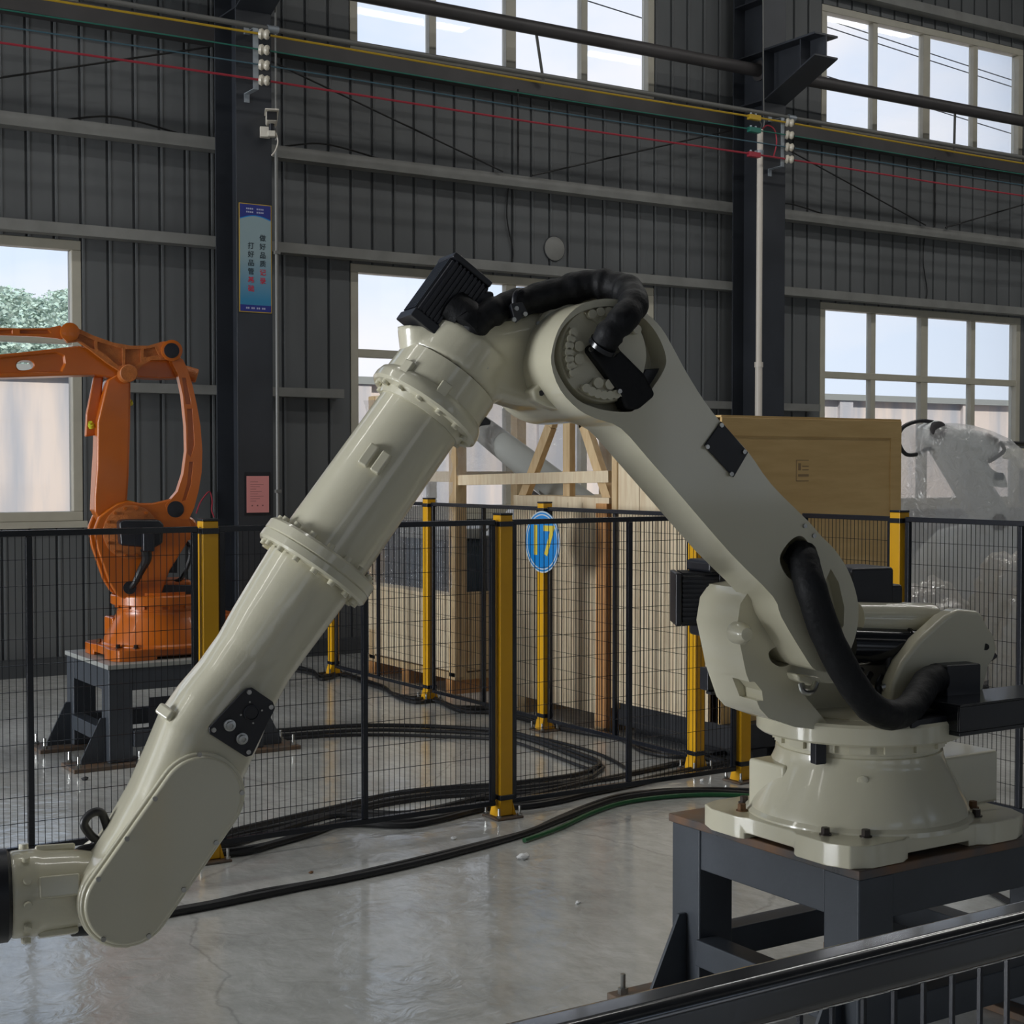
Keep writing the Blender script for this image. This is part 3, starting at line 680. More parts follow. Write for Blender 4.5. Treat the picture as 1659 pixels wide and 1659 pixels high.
# round number sign on the side fence
sp = (on_x(880, 828, 5.03) + on_x(880, 928, 5.03)) / 2
sg = root('number_sign', 'round blue sign with a yellow number 17 on the fence post', 'sign', Matrix.Translation((5.028, sp.y, sp.z)))
MB().lathe((0, 0, 0), (-1, 0, 0), [(0, 0.186), (0.004, 0.186), (0.005, 0.184)], 48).build('disc', M['s_blue'], sg)
def ring(r0, r1, x, n=56):
    mb = MB(); v = []
    for i in range(n): v += [(x, math.cos(2 * math.pi * i / n) * r0, math.sin(2 * math.pi * i / n) * r0), (x, math.cos(2 * math.pi * i / n) * r1, math.sin(2 * math.pi * i / n) * r1)]
    return mb.add(v, [(2 * i, 2 * i + 1, (2 * i + 3) % (2 * n), (2 * i + 2) % (2 * n)) for i in range(n)])
ring(0.160, 0.168, -0.0056).build('ring', M['s_white'], sg, smooth=False)
ring(0.178, 0.186, -0.0056).build('ring', M['s_white'], sg, smooth=False)
put('digits', text_mesh('17', 0.25, 0.0005, 0.022, 1.12), M['s_yellow'], sg, loc=(-0.0062, 0, 0), rot=(math.pi / 2, 0, -math.pi / 2))

# ================================================================== robot stands
def bolt_mesh(rh, hh, mt, socket=False):
    mb = MB().cyl((0, 0, 0), (0, 0, hh), rh, rh * 0.94, n=6 if not socket else 14)
    if not socket: mb.cyl((0, 0, -0.001), (0, 0, 0.003), rh * 1.35, n=14)
    me = mb.mesh('bolt'); me.materials.append(M[mt]); return me
BOLT = bolt_mesh(0.0125, 0.020, 'dark_steel'); BOLT_R = bolt_mesh(0.0125, 0.020, 'rusty'); BOLT_W = bolt_mesh(0.0095, 0.012, 'white', True); BOLT_S = bolt_mesh(0.006, 0.006, 'steel', True); BOLT_O = bolt_mesh(0.009, 0.010, 'orange', True)
ANCHOR = MB().cyl((0, 0, 0), (0, 0, 0.018), 0.016, n=6).cyl((0, 0, 0.018), (0, 0, 0.06), 0.008, n=10).mesh('anchor'); ANCHOR.materials.append(M['steel'])
def set_axis(o, d):
    o.rotation_mode = 'QUATERNION'; o.rotation_quaternion = Vector((0, 0, 1)).rotation_difference(Vector(d))
def bolt(me, parent, p, d=(0, 0, 1), name='bolt'):
    o = put(name, me, None, parent); o.location = p; set_axis(o, d)
    if parent.name in WORLDPARTS: o.matrix_parent_inverse = Matrix()
    return o
WORLDPARTS = set()
def stand(cx, cy, label, top='table', hx=0.45, hy=0.395, plate=True):
    s = root('robot_stand', label, 'stand', Matrix.Translation((cx, cy, 0)))
    t = MB().box(-hx, hx, -hy, hy, 0.525, 0.55).build('table_top', M[top], s, bevel=0.004)
    lw = 0.13
    for sx in (-1, 1):
        for sy in (-1, 1):
            x0, y0 = sx * (hx - 0.008 - lw / 2), sy * (hy - 0.008 - lw / 2)
            l_ = MB().box(x0 - lw / 2, x0 + lw / 2, y0 - lw / 2, y0 + lw / 2, 0.022, 0.525).build('leg', M['pedestal'], s, bevel=0.006)
            f_ = MB().box(x0 + sx * 0.07 - 0.2, x0 + sx * 0.07 + 0.2, y0 - 0.12, y0 + 0.12, 0.0, 0.022).build('foot_plate', M['foot_plate'], s, bevel=0.003)
            for dx, dy in ((sx * 0.235, -0.085), (sx * 0.235, 0.085), (-sx * 0.09, sy * 0.095)):
                put('anchor_bolt', ANCHOR, None, f_, loc=(x0 + dx, y0 + dy, 0.022))
            xo = x0 + sx * lw / 2
            MB().prism([(xo, y0 - 0.006, 0.022), (xo + sx * 0.135, y0 - 0.006, 0.022), (xo + sx * 0.135, y0 - 0.006, 0.045), (xo + sx * 0.028, y0 - 0.006, 0.262), (xo, y0 - 0.006, 0.262)], (0, 0.012, 0)).build('gusset', M['pedestal'], s, bevel=0.002)
    for sy in (-1, 1):
        y0 = sy * (hy - 0.012 - 0.03)
        MB().box(-hx + 0.138, hx - 0.138, y0 - 0.03, y0 + 0.03, 0.405, 0.525).build('apron', M['pedestal'], s, bevel=0.004)
        MB().box(-hx + 0.138, hx - 0.138, y0 - 0.05, y0 + 0.03, 0.10, 0.19).build('stretcher', M['pedestal'], s, bevel=0.004)
    for sx in (-1, 1):
        x0 = sx * (hx - 0.042)
        MB().box(x0 - 0.03, x0 + 0.03, -hy + 0.138, hy - 0.138, 0.405, 0.525).build('apron', M['pedestal'], s, bevel=0.004)
        MB().box(x0 - 0.05, x0 + 0.03, -hy + 0.138, hy - 0.138, 0.12, 0.20).build('stretcher', M['pedestal'], s, bevel=0.004)
    if plate:
        p = MB().box(-0.22, -0.02, -hy + 0.005, -hy + 0.012, 0.14, 0.36).build('cover_plate', M['black'], s)
        MB().box(-0.25, 0.0, -hy + 0.012, -hy + 0.03, 0.12, 0.15).build('cleat', M['pedestal'], s)
    return s
RB = (3.172, 3.08)      # white robot, base axis
OB = (2.905, 8.22)       # orange robot, base axis
stand(3.30, 3.156, 'slate grey steel stand with rust stained top under the white robot', plate=False)
stand(2.93, 8.22, 'slate grey steel stand with clean top under the orange robot', top='pale')

# ================================================================== robot bases (shared casting, square to the stand)
def lobed(hx, hy, rec=0.016, lobe=0.20):
    pts = []
    for a, b, sx, sy in ((1, 0, 1, 1), (0, 1, -1, 1), (1, 0, -1, -1), (0, 1, 1, -1)):
        cor = Vector((sx * hx, sy * hy, 0)); r_ = 0.085
        # walk counter-clockwise round one corner
        if (sx, sy) == (1, 1): seq = [(hx - rec, hy - lobe - .03), (hx, hy - lobe), (hx, hy - r_), (hx - r_ * .3, hy - r_ * .3), (hx - r_, hy), (hx - lobe, hy), (hx - lobe - .03, hy - rec)]
        elif (sx, sy) == (-1, 1): seq = [(-hx + lobe + .03, hy - rec), (-hx + lobe, hy), (-hx + r_, hy), (-hx + r_ * .3, hy - r_ * .3), (-hx, hy - r_), (-hx, hy - lobe), (-hx + rec, hy - lobe - .03)]
        elif (sx, sy) == (-1, -1): seq = [(-hx + rec, -hy + lobe + .03), (-hx, -hy + lobe), (-hx, -hy + r_), (-hx + r_ * .3, -hy + r_ * .3), (-hx + r_, -hy), (-hx + lobe, -hy), (-hx + lobe + .03, -hy + rec)]
        else: seq = [(hx - lobe - .03, -hy + rec), (hx - lobe, -hy), (hx - r_, -hy), (hx - r_ * .3, -hy + r_ * .3), (hx, -hy + r_), (hx, -hy + lobe), (hx - rec, -hy + lobe + .03)]
        pts += seq
    return pts
def robot_base(rt, bx, by, mt, bm, z0=0.55):
    """base plate, cone and side boxes; built square to the stand"""
    hx, hy = 0.37, 0.318
    T = lambda a, b, z: Vector((bx + a, by + b, z))
    pl_ = MB().prism([T(a + 0.015, b, z0) for a, b in lobed(hx, hy)], (0, 0, 0.062)).build('base_plate', M[mt], rt, bevel=0.008, seg=3, world=True)
    notch = MB().box(bx - 0.12, bx + 0.12, by - hy - 0.1, by + hy + 0.1, z0 - 0.02, z0 + 0.016)
    notch2 = MB().box(bx - hx - 0.1, bx + hx + 0.1, by - 0.10, by + 0.10, z0 - 0.02, z0 + 0.016)
    pl_.modifiers.clear(); cut(pl_, [notch, notch2]); add_bevel(pl_, 0.007, 3)
    for sx in (-1, 1):
        for sy in (-1, 1):
            for k_, (dx, dy) in enumerate(((0.075, 0.15), (0.15, 0.075))):
                o = put('bolt', bm if (sx + sy + k_) % 3 else BOLT_R, None, pl_)
                o.location = (bx + sx * (hx - dx), by + sy * (hy - dy), z0 + 0.062)
    MB().lathe((bx, by, z0 + 0.055), (0, 0, 1), [(0, 0.325), (0.012, 0.322), (0.022, 0.312), (0.045, 0.305), (0.155, 0.248), (0.178, 0.238), (0.195, 0.236), (0.197, 0.230), (0.205, 0.230), (0.207, 0.236), (0.262, 0.236), (0.262, 0.20), (0.30, 0.20)], 64).build('base_cone', M[mt], rt, world=True, ang=25)
    for x0, x1, y0, y1 in ((bx - 0.262, bx - 0.02, by + 0.03, by + 0.180), (bx + 0.05, bx + 0.45, by - 0.13, by + 0.17)):
        MB().box(x0, x1, y0, y1, z0 + 0.055, z0 + 0.21).build('base_box', M[mt], rt, bevel=0.010, seg=3, world=True)
    ring_ = MB().lathe((bx, by, z0 + 0.262), (0, 0, 1), [(0, 0.222), (0.038, 0.222)], 48).build('bearing_ring', M[mt], rt, world=True)
    for i in range(16):
        a = 2 * math.pi * i / 16
        o = put('spacer', SPACER if mt == 'white' else SPACER_O, None, ring_); o.location = (bx + 0.232 * math.cos(a), by + 0.232 * math.sin(a), z0 + 0.281); o.rotation_euler = (0, 0, a)
SPACER = MB().box(-0.012, 0.012, -0.028, 0.028, -0.014, 0.014).mesh('spacer', False); SPACER.materials.append(M['white'])
SPACER_O = SPACER.copy(); SPACER_O.materials.clear(); SPACER_O.materials.append(M['orange'])
# ================================================================== white robot
A = Frame(RB[0], RB[1], 22)
W = root('industrial_robot', 'large cream white industrial robot bent over the floor on the rust stained stand', 'robot', A.M)
robot_base(W, RB[0], RB[1], 'white', BOLT)
MB().lathe((0, 0, 0.845), (0, 0, 1), [(0, 0.285), (0.006, 0.292), (0.05, 0.292), (0.058, 0.285)], 64).build('turntable', M['white'], W)
MB().box(0.205, 0.24, 0.115, 0.145, 0.785, 0.845).build('limit_block', M['black'], W, bevel=0.004)
MB().lathe((0.13, 0.205, 0.745), (0.53, 0.85, 0.0), [(0, 0.016), (0.012, 0.016), (0.014, 0.012)], 18).build('lifting_plug', M['white'], W)

def out(px, t): return [A.p(x, y, t) for x, y in px]
# carousel casting behind the link: rear body and the flush front cheek
MB().prism(out([(1170, 972), (1185, 950), (1225, 938), (1270, 930), (1330, 920), (1362, 985), (1378, 1050), (1392, 1110), (1440, 1172), (1300, 1178), (1250, 1168), (1208, 1153), (1195, 1138), (1176, 1082), (1163, 1010)], -0.04), (0, -0.12, 0)).build('carousel', M['white'], W)
car = MB().prism(out([(1163, 972), (1178, 950), (1200, 944), (1240, 960), (1262, 1000), (1300, 1060), (1336, 1092), (1334, 1100), (1262, 1094), (1256, 1106), (1312, 1174), (1250, 1167), (1208, 1153), (1194, 1138), (1172, 1082), (1157, 1010)], 0.03), (0, -0.10, 0))
for i_ in range(16): car.v[i_] = (car.v[i_][0], 0.15, car.v[i_][2])
car_o = car.build('carousel_cheek', M['white'], W)
holes = [MB().prism(catmull(out([(1256, 1058), (1272, 1050), (1286, 1066), (1288, 1079), (1272, 1082), (1258, 1072)], 0.18), 4, True), (0, -0.12, 0)),
         MB().prism(out([(1209, 1108), (1232, 1107), (1244, 1122), (1246, 1138), (1226, 1138), (1211, 1124)], 0.18), (0, -0.12, 0))]
cut(car_o, holes); add_bevel(car_o, 0.016, 4)
car_r = bpy.data.objects['carousel']; cut(car_r, [MB().prism([Vector((v[0], 0.1, v[2])) for v in h.v[:len(h.v) // 2]], (0, -0.30, 0)) for h in holes]); add_bevel(car_r, 0.03, 4)
MB().lathe(A.p(1196, 1025, 0.15), (0, 1, 0), [(-0.01, 0.030), (0.02, 0.030), (0.045, 0.017), (0.046, 0.014)], 24).build('boss', M['white'], W)
lug = MB().prism(out([(1290, 1092), (1330, 1097), (1332, 1106), (1312, 1112), (1294, 1104)], 0.20), (0, -0.13, 0)).build('lug', M['white'], W, bevel=0.008, seg=3)
MB().tube([A.p(1298, 1108, 0.225), A.p(1302, 1120, 0.235), A.p(1315, 1120, 0.235), A.p(1322, 1106, 0.225)], 0.009, 10).build('eye_bolt', M['steel'], W)
# rear bracket
fin = MB().prism(out([(1440, 1146), (1446, 1108), (1462, 1072), (1490, 1036), (1532, 998), (1553, 987), (1588, 990), (1594, 998), (1600, 1012), (1612, 1030), (1618, 1052), (1612, 1068), (1604, 1080), (1594, 1120), (1592, 1145), (1500, 1160)], 0.10), (0, -0.06, 0)).build('rear_bracket', M['white'], W, bevel=0.014, seg=3)
MB().cyl(A.p(1597, 1048, 0.098), A.p(1597, 1048, 0.102), 0.010, n=14).build('bracket_hole', M['thin_black'], fin)
MB().prism(out([(1588, 1040), (1614, 1058), (1618, 1064), (1608, 1072), (1580, 1062)], -0.02), (0, -0.05, 0)).build('stop_block', M['pipe'], W, bevel=0.004)
# spring balancer: white cylinder above, black cylinder beneath
b0, b1 = A.p(1385, 1002, -0.03), A.p(1515, 1004, -0.03)
MB().lathe(b0, b1 - b0, [(0, 0.048), ((b1 - b0).length * 0.55, 0.048), ((b1 - b0).length * 0.6, 0.05), ((b1 - b0).length - 0.02, 0.05), ((b1 - b0).length - 0.004, 0.042), ((b1 - b0).length, 0.03)], 32).build('balancer_tube', M['white'], W)
c0, c1 = A.p(1370, 1046, 0.0), A.p(1500, 1050, 0.0)
MB().lathe(c0, c1 - c0, [(0, 0.055), ((c1 - c0).length * 0.72, 0.055), ((c1 - c0).length * 0.73, 0.060), ((c1 - c0).length * 0.76, 0.060), ((c1 - c0).length * 0.77, 0.055), ((c1 - c0).length, 0.055)], 32).build('balancer_cylinder', M['black_gloss'], W)
MB().box(-0.02, 0.02, -0.1, 0.05, -0.06, 0.04, Matrix.Translation(A.p(1430, 1080, 0))).build('cable_junction', M['black'], W, bevel=0.01)
mb = MB()
for i, (x, y) in enumerate(((1395, 1085), (1410, 1092), (1430, 1096), (1445, 1090))):
    mb.tube([A.p(x, y, 0.02), A.p(x - 8, y + 18, 0.05), A.p(x - 2, y + 34, 0.04)], 0.010, 8)
mb.build('motor_leads', M['rubber'], W)
MB().cyl(A.p(1428, 1115, 0.06), A.p(1446, 1108, 0.07), 0.010, n=10).cyl(A.p(1436, 1128, 0.07), A.p(1442, 1100, 0.07), 0.006, n=8).build('steel_fitting', M['steel'], W)
# rear drive motor behind the link
m1 = MB().box(-0.075, 0.075, -0.22, -0.06, -0.06, 0.055, Matrix.Translation(A.p(1402, 948, -0.1) + Vector((0, 0.1, 0)))).build('drive_motor', M['black'], W, bevel=0.012, seg=3)
p_m = A.p(1443, 962, -0.1)
MB().box(-0.025, 0.03, -0.03, 0.03, -0.035, 0.03, Matrix.Translation(p_m)).build('plug', M['black'], m1, bevel=0.012, seg=3)
# finned motor poking out in front
def fin_motor(name, parent, c, half, length, axis, up, fins=9, mt='black'):
    """square servo motor with cooling fins; axis = direction away from its flange"""
    ax, up = Vector(axis).normalized(), Vector(up).normalized(); sd = ax.cross(up)
    Mx = Matrix((( ax.x, sd.x, up.x, c.x), (ax.y, sd.y, up.y, c.y), (ax.z, sd.z, up.z, c.z), (0, 0, 0, 1)))
    o = MB().box(0, length, -half * 0.90, half * 0.90, -half * 0.90, half * 0.90, Mx).build(name, M[mt], parent, bevel=0.006)
    for i in range(fins):
        z = (-0.7 + 1.4 * i / (fins - 1)) * half
        for sy in (-1, 1):
            MB().box(0.012, length - 0.002, min(sy * half * 0.8, sy * half), max(sy * half * 0.8, sy * half), z - half * 0.045, z + half * 0.045, Mx).build('fin', M[mt], o)
            MB().box(0.012, length - 0.002, z - half * 0.045, z + half * 0.045, min(sy * half * 0.8, sy * half), max(sy * half * 0.8, sy * half), Mx).build('fin', M[mt], o)
    MB().box(length, length + 0.018, -half, half, -half, half, Mx).build('end_cap', M[mt], o, bevel=0.005)
    MB().box(-0.015, 0.01, -half, half, -half, half, Mx).build('flange', M[mt], o, bevel=0.003)
    return o
cm = A.p(1165, 968, -0.12)
mo = fin_motor('front_motor', W, cm, 0.075, 0.115, (0.93, -0.37, 0.0), (0, 0, 1))
MB().box(-0.09, 0.07, -0.07, 0.07, 0.075, 0.11, Matrix.Translation(cm)).build('terminal_box', M['black'], mo, bevel=0.01)
MB().box(-0.09, 0.06, -0.07, 0.07, -0.11, -0.07, Matrix.Translation(cm)).build('motor_seat', M['black'], mo, bevel=0.008)
# black channel beside the carousel, far side
q0, q1 = A.p(1140, 1100, -0.34), A.p(1200, 1100, -0.34)
ch = MB().bar(q0, q0 + Vector((-0.75, 0, 0)), 0.05, 0.068).build('side_channel', M['black'], W, bevel=0.003)
MB().bar(q0 + Vector((0, 0.03, 0.038)), q0 + Vector((-0.75, 0.03, 0.038)), 0.03, 0.008).build('channel_lip', M['black'], ch)
MB().bar(q0 + Vector((0, 0.03, -0.038)), q0 + Vector((-0.75, 0.03, -0.038)), 0.03, 0.008).build('channel_lip', M['black'], ch)
MB().box(-0.42, -0.10, -0.36, -0.20, 0.93, 0.97).build('channel_arm', M['black'], W)

# ---------------------------------------------------------------- link
LT = 0.28
link_px = [(893, 590), (897, 556), (909, 526), (932, 500), (960, 487), (990, 484), (1020, 491), (1048, 508), (1072, 532), (1092, 566), (1112, 603), (1140, 648), (1168, 684), (1212, 732), (1250, 785), (1311, 846), (1330, 868), (1352, 890), (1373, 922), (1386, 957), (1391, 990), (1387, 1026), (1374, 1060), (1350, 1085), (1322, 1086), (1303, 1062), (1266, 1000), (1252, 966), (1184, 897), (1100, 800), (1052, 745), (1006, 694), (968, 679), (938, 664), (908, 632)]
link_o = MB().prism(catmull(out(link_px, LT), 3, True), (0, -0.19, 0)).build('link_arm', M['white'], W)
pocket = MB().prism(catmull(out([(903, 578), (913, 537), (940, 508), (975, 496), (1012, 497), (1046, 512), (1071, 541), (1085, 577), (1081, 600), (1059, 634), (1036, 662), (1018, 667), (976, 662), (940, 646), (914, 613)], LT + 0.02), 4, True), (0, -0.105, 0))
window_ = MB().prism(catmull(out([(1270, 905), (1284, 880), (1300, 869), (1313, 875), (1328, 905), (1320, 935), (1300, 944), (1280, 932)], LT + 0.02), 4, True), (0, -0.13, 0))
recess = MB().prism(out([(1353, 922), (1366, 945), (1375, 985), (1374, 1015), (1366, 1026), (1352, 1018), (1344, 990), (1341, 950)], LT + 0.02), (0, -0.065, 0))
chm = MB().prism(out([(1020, 705), (1060, 742), (1092, 778), (1112, 772), (1124, 758), (1000, 660), (960, 660), (960, 720)], LT + 0.02), (0, -0.001, 0))
cut(link_o, [pocket, window_, recess]); add_bevel(link_o, 0.012, 3)
link_o['label'] = 'cream link arm'
# hub face inside the pocket with its bolt pads
jc = A.p(978, 574, LT - 0.085)
jh = A.p(975, 574, LT - 0.03)
hub = MB().lathe(jh, (0, 1, 0), [(-0.12, 0.122), (0.004, 0.122), (0.010, 0.118)], 48).build('hub_face', M['white'], W)
for a0, a1, n in ((60, 150, 7), (-120, -50, 7), (170, 240, 0), (-35, 35, 7)):
    if not n: continue
    pts = [jh + Vector((math.cos(math.radians(a0 + (a1 - a0) * i / 8)) * 0.114, 0.010, math.sin(math.radians(a0 + (a1 - a0) * i / 8)) * 0.114)) for i in range(9)]
    am = math.radians((a0 + a1) / 2)
    pts += [jh + Vector((math.cos(math.radians(a)) * 0.062, 0.010, math.sin(math.radians(a)) * 0.062)) for a in (a1 - 25, a0 + 25)]
    MB().prism(pts, (0, 0.008, 0)).build('bolt_pad', M['white'], hub, bevel=0.004)
    for i in range(n):
        a = math.radians(a0 + 7 + (a1 - a0 - 14) * i / (n - 1)); bolt(BOLT_W, hub, jh + Vector((math.cos(a) * 0.103, 0.018, math.sin(a) * 0.103)), (0, 1, 0)).scale = (1.25, 1.25, 1.3)
    for da in (-12, 12):
        a = am + math.radians(da); o = bolt(BOLT_W, hub, jh + Vector((math.cos(a) * 0.076, 0.018, math.sin(a) * 0.076)), (0, 1, 0)); o.scale = (1.5, 1.5, 1)
# raised rim flange round the elbow and its lug
hub_deep = None
MB().lathe((jc.x, 0.085, jc.z), (0, 1, 0), [(-0.035, 0.158), (-0.030, 0.164), (0.012, 0.164), (0.02, 0.158)], 56).build('elbow_seam_ring', M['white'], W)
ear = MB().prism(out([(862, 632), (893, 606), (905, 652), (930, 655), (925, 670), (885, 658), (866, 648)], 0.17), (0, -0.06, 0)).build('elbow_lug', M['white'], W, bevel=0.008, seg=3)
MB().cyl(A.p(877, 637, 0.172), A.p(877, 637, 0.168), 0.007, n=12).build('lug_hole', M['thin_black'], ear)
for i in range(9):
    a = math.radians(100 + i * 20)
    bolt(BOLT_S, W, Vector((jc.x + math.cos(a - math.pi * 0.5) * 0.160 * 0 + 0.161 * math.cos(a - math.radians(90)), 0.098, jc.z + 0.161 * math.sin(a - math.radians(90)))), (0, 1, 0))
# bolts and grooves in the lower recess
for x, y in ((1351, 937), (1358, 948), (1366, 978), (1352, 948)): bolt(BOLT_W, link_o, A.p(x, y, LT - 0.045), (0, 1, 0)).scale = (1.2, 1.2, 1.5)
for x, y in ((1303, 852), (1318, 868)): bolt(BOLT_S, link_o, A.p(x, y, LT), (0, 1, 0))
MB().box(-0.002, 0.002, -0.001, 0.001, 0, 0.001).mesh('x')
# square black cover on the upper edge
cv = MB().prism(out([(1167, 682), (1211, 733), (1187, 774), (1139, 722)], LT + 0.001), (0, 0.006, 0)).build('link_cover', M['black'], W, bevel=0.004)
for x, y in ((1168, 689), (1205, 732), (1184, 768), (1145, 724)): bolt(BOLT_S, cv, A.p(x, y, LT + 0.007), (0, 1, 0))

# ---------------------------------------------------------------- elbow housing and forearm (own axes: k along, q across, t)
O4 = A.p(683, 670, 0); T4 = A.p(535, 880, 0)
ax4 = (T4 - O4).normalized(); ay4 = Vector((-ax4.z, 0, ax4.x)); N4 = Vector((0, 1, 0))
SC = (T4 - O4).length / 0.41325
def kp(k, q, t=0.0): return O4 + (ax4 * k + ay4 * q + N4 * t) * SC
hullsrc = MB().cyl((jc.x, -0.17, jc.z), (jc.x, 0.03, jc.z), 0.150, n=32).cyl(kp(-0.235, 0.0), kp(-0.14, 0.0), 0.125, n=32)
hs = MB().hull(hullsrc)
hs.cyl((jc.x, -0.21, jc.z), (jc.x, 0.07, jc.z), 0.168, n=48)
hs.cyl(kp(-0.22, 0.0), kp(-0.122, 0.0), 0.137, n=48)
hs.cyl(kp(-0.185, 0.12), kp(-0.12, 0.08), 0.075, 0.06, n=24)
ho = hs.build('elbow_housing', M['white'], W); remesh(ho, 0.0075, 8)
MB().lathe(kp(-0.126, 0), ax4, [(0, 0.132), (0.004, 0.132)], 48).build('joint_seam', M['thin_black'], W)
MB().lathe(kp(-0.122, 0), ax4, [(0, 0.139), (0.07, 0.141), (0.078, 0.150), (0.094, 0.155), (0.110, 0.155), (0.116, 0.148), (0.118, 0.125), (0.135, 0.118)], 64).build('wrist_collar', M['white'], W)
colr = bpy.data.objects['wrist_collar']
for i in range(14):
    a = 2 * math.pi * (i + 0.5) / 14
    bolt(BOLT_W, colr, kp(-0.006, 0.136 * math.cos(a), 0.136 * math.sin(a)), ax4)
for a in (35, 80, 200):
    c_ = kp(-0.05, 0.146 * math.cos(math.radians(a)), 0.146 * math.sin(math.radians(a)))
    rd = (ay4 * math.cos(math.radians(a)) + N4 * math.sin(math.radians(a)))
    MB().bar(c_ - ax4 * 0.02, c_ + ax4 * 0.045, 0.03, 0.018, rd).build('stop_pad', M['white'], colr, bevel=0.004)
# forearm tube and extension flange
MB().lathe(kp(0, 0), ax4, [(0, 0.113), (0.455, 0.117)], 56).build('forearm_tube', M['white'], W)
fl = MB().lathe(kp(0.438, 0), ax4, [(0, 0.120), (0.004, 0.150), (0.010, 0.155), (0.032, 0.155), (0.035, 0.152), (0.038, 0.155), (0.056, 0.155), (0.062, 0.150), (0.064, 0.118)], 64).build('extension_flange', M['white'], W)
for i in range(16):
    a = 2 * math.pi * (i + 0.5) / 16
    bolt(BOLT_W, fl, kp(0.501, 0.137 * math.cos(a), 0.137 * math.sin(a)), ax4)
    bolt(BOLT_W, fl, kp(0.441, 0.137 * math.cos(a), 0.137 * math.sin(a)), -ax4)
rd = (ay4 * math.cos(math.radians(62)) + N4 * math.sin(math.radians(62)))
tb = kp(0.19, 0, 0) + rd * 0.118
for s_ in (-0.018, 0.018):
    cr = ax4.cross(rd)
    MB().bar(tb - ax4 * 0.03 + cr * s_, tb + ax4 * 0.03 + cr * s_, 0.026, 0.022, rd).build('tube_pad', M['white'], bpy.data.objects['forearm_tube'], bevel=0.005)
# wrist casting
def sup(k, q, hq, ht, ex, t0=0.0, n=40):
    o = []
    for i in range(n):
        a = 2 * math.pi * i / n; c, s = math.cos(a), math.sin(a)
        o.append(kp(k, q + hq * math.copysign(abs(c) ** (2 / ex), c), t0 + ht * math.copysign(abs(s) ** (2 / ex), s)))
    return o
prof = [(0.495, 0.0, 0.120, 0.120, 2.0), (0.58, -0.002, 0.116, 0.116, 2.0), (0.68, -0.004, 0.110, 0.108, 2.1), (0.76, -0.008, 0.104, 0.104, 2.3), (0.84, -0.012, 0.106, 0.108, 2.7), (0.92, -0.018, 0.118, 0.116, 3.0), (1.00, -0.026, 0.124, 0.121, 3.2), (1.08, -0.040, 0.118, 0.123, 3.4), (1.18, -0.056, 0.112, 0.124, 3.6), (1.28, -0.064, 0.108, 0.124, 3.8), (1.38, -0.066, 0.104, 0.124, 4.0)]
secs = []
for i in range(len(prof) - 1):
    for j in range(4):
        f_ = j / 4; f_ = f_ * f_ * (3 - 2 * f_) if False else f_
        secs.append(sup(*[a + (b - a) * f_ for a, b in zip(prof[i], prof[i + 1])]))
secs.append(sup(*prof[-1]))
wr = MB().loft(secs)
C1, C2 = (1.102, -0.066), (1.393, -0.066)
wr.cyl(kp(C2[0], C2[1], -0.124), kp(C2[0], C2[1], 0.124), 0.110, n=56)
wo = wr.build('wrist_housing', M['white'], W); remesh(wo, 0.0065, 5)
def stadium(r_, t, n=20, c1=C1, c2=C2):
    p = []
    for i in range(n + 1):
        a = math.pi * i / n; p.append(kp(c2[0] + r_ * math.sin(a), c2[1] + r_ * math.cos(a), t))
    for i in range(n + 1):
        a = math.pi + math.pi * i / n; p.append(kp(c1[0] + r_ * math.sin(a), c1[1] + r_ * math.cos(a), t))
    return p
MB().prism(stadium(0.107, 0.118), (0, 0.016, 0)).build('cover_rim', M['white'], W, bevel=0.005, seg=3)
cvr = MB().prism(stadium(0.099, 0.128), (0, 0.017, 0)).build('wrist_cover', M['white'], W, bevel=0.008, seg=3)
for k_, q_ in ((1.02, 0.0), (1.16, 0.026), (1.27, 0.026), (1.38, 0.026), (1.488, -0.066), (1.43, -0.152), (1.30, -0.158), (1.17, -0.158), (1.04, -0.14)):
    bolt(BOLT_S, cvr, kp(k_, q_, 0.144), (0, 1, 0))
# connector panel
pn_pts = [kp(k_, q_, 0.118) for k_, q_ in ((0.835, -0.004), (0.822, -0.016), (0.822, -0.080), (0.832, -0.094), (0.955, -0.114), (0.966, -0.104), (0.968, 0.004), (0.957, 0.014))]
cp = MB().prism(pn_pts, (0, 0.010, 0)).build('connector_panel', M['black'], W, bevel=0.003)
for k_, q_ in ((0.835, -0.016), (0.835, -0.082), (0.953, -0.100), (0.955, 0.002)): bolt(BOLT_S, cp, kp(k_, q_, 0.128), (0, 1, 0))
for k_, q_ in ((0.925, -0.022), (0.935, -0.066)):
    MB().lathe(kp(k_, q_, 0.128), (0, 1, 0), [(0, 0.014), (0.012, 0.014), (0.013, 0.010), (0.024, 0.010), (0.025, 0.006), (0.018, 0.006)], 20).build('hose_fitting', M['steel'], cp)
MB().lathe(kp(0.872, -0.050, 0.128), (0, 1, 0), [(0, 0.019), (0.006, 0.019), (0.007, 0.016), (0.004, 0.015), (0.004, 0.001)], 24).build('socket', M['black'], cp)
for a in (45, 135, 225, 315): bolt(BOLT_S, cp, kp(0.872 + 0.026 * math.cos(math.radians(a)), -0.050 + 0.026 * math.sin(math.radians(a)), 0.128), (0, 1, 0)).scale = (0.4, 0.4, 0.6)
# small capped port on the upper edge
pp = kp(0.985, 0.102, 0.055)
gd = (ay4 * 0.8 + N4 * 0.6).normalized()
pr_ = MB().bar(pp - ax4 * 0.014 - gd * 0.01, pp + ax4 * 0.014 - gd * 0.01, 0.05, 0.05, gd).build('grease_port', M['white'], W, bevel=0.007, seg=3)
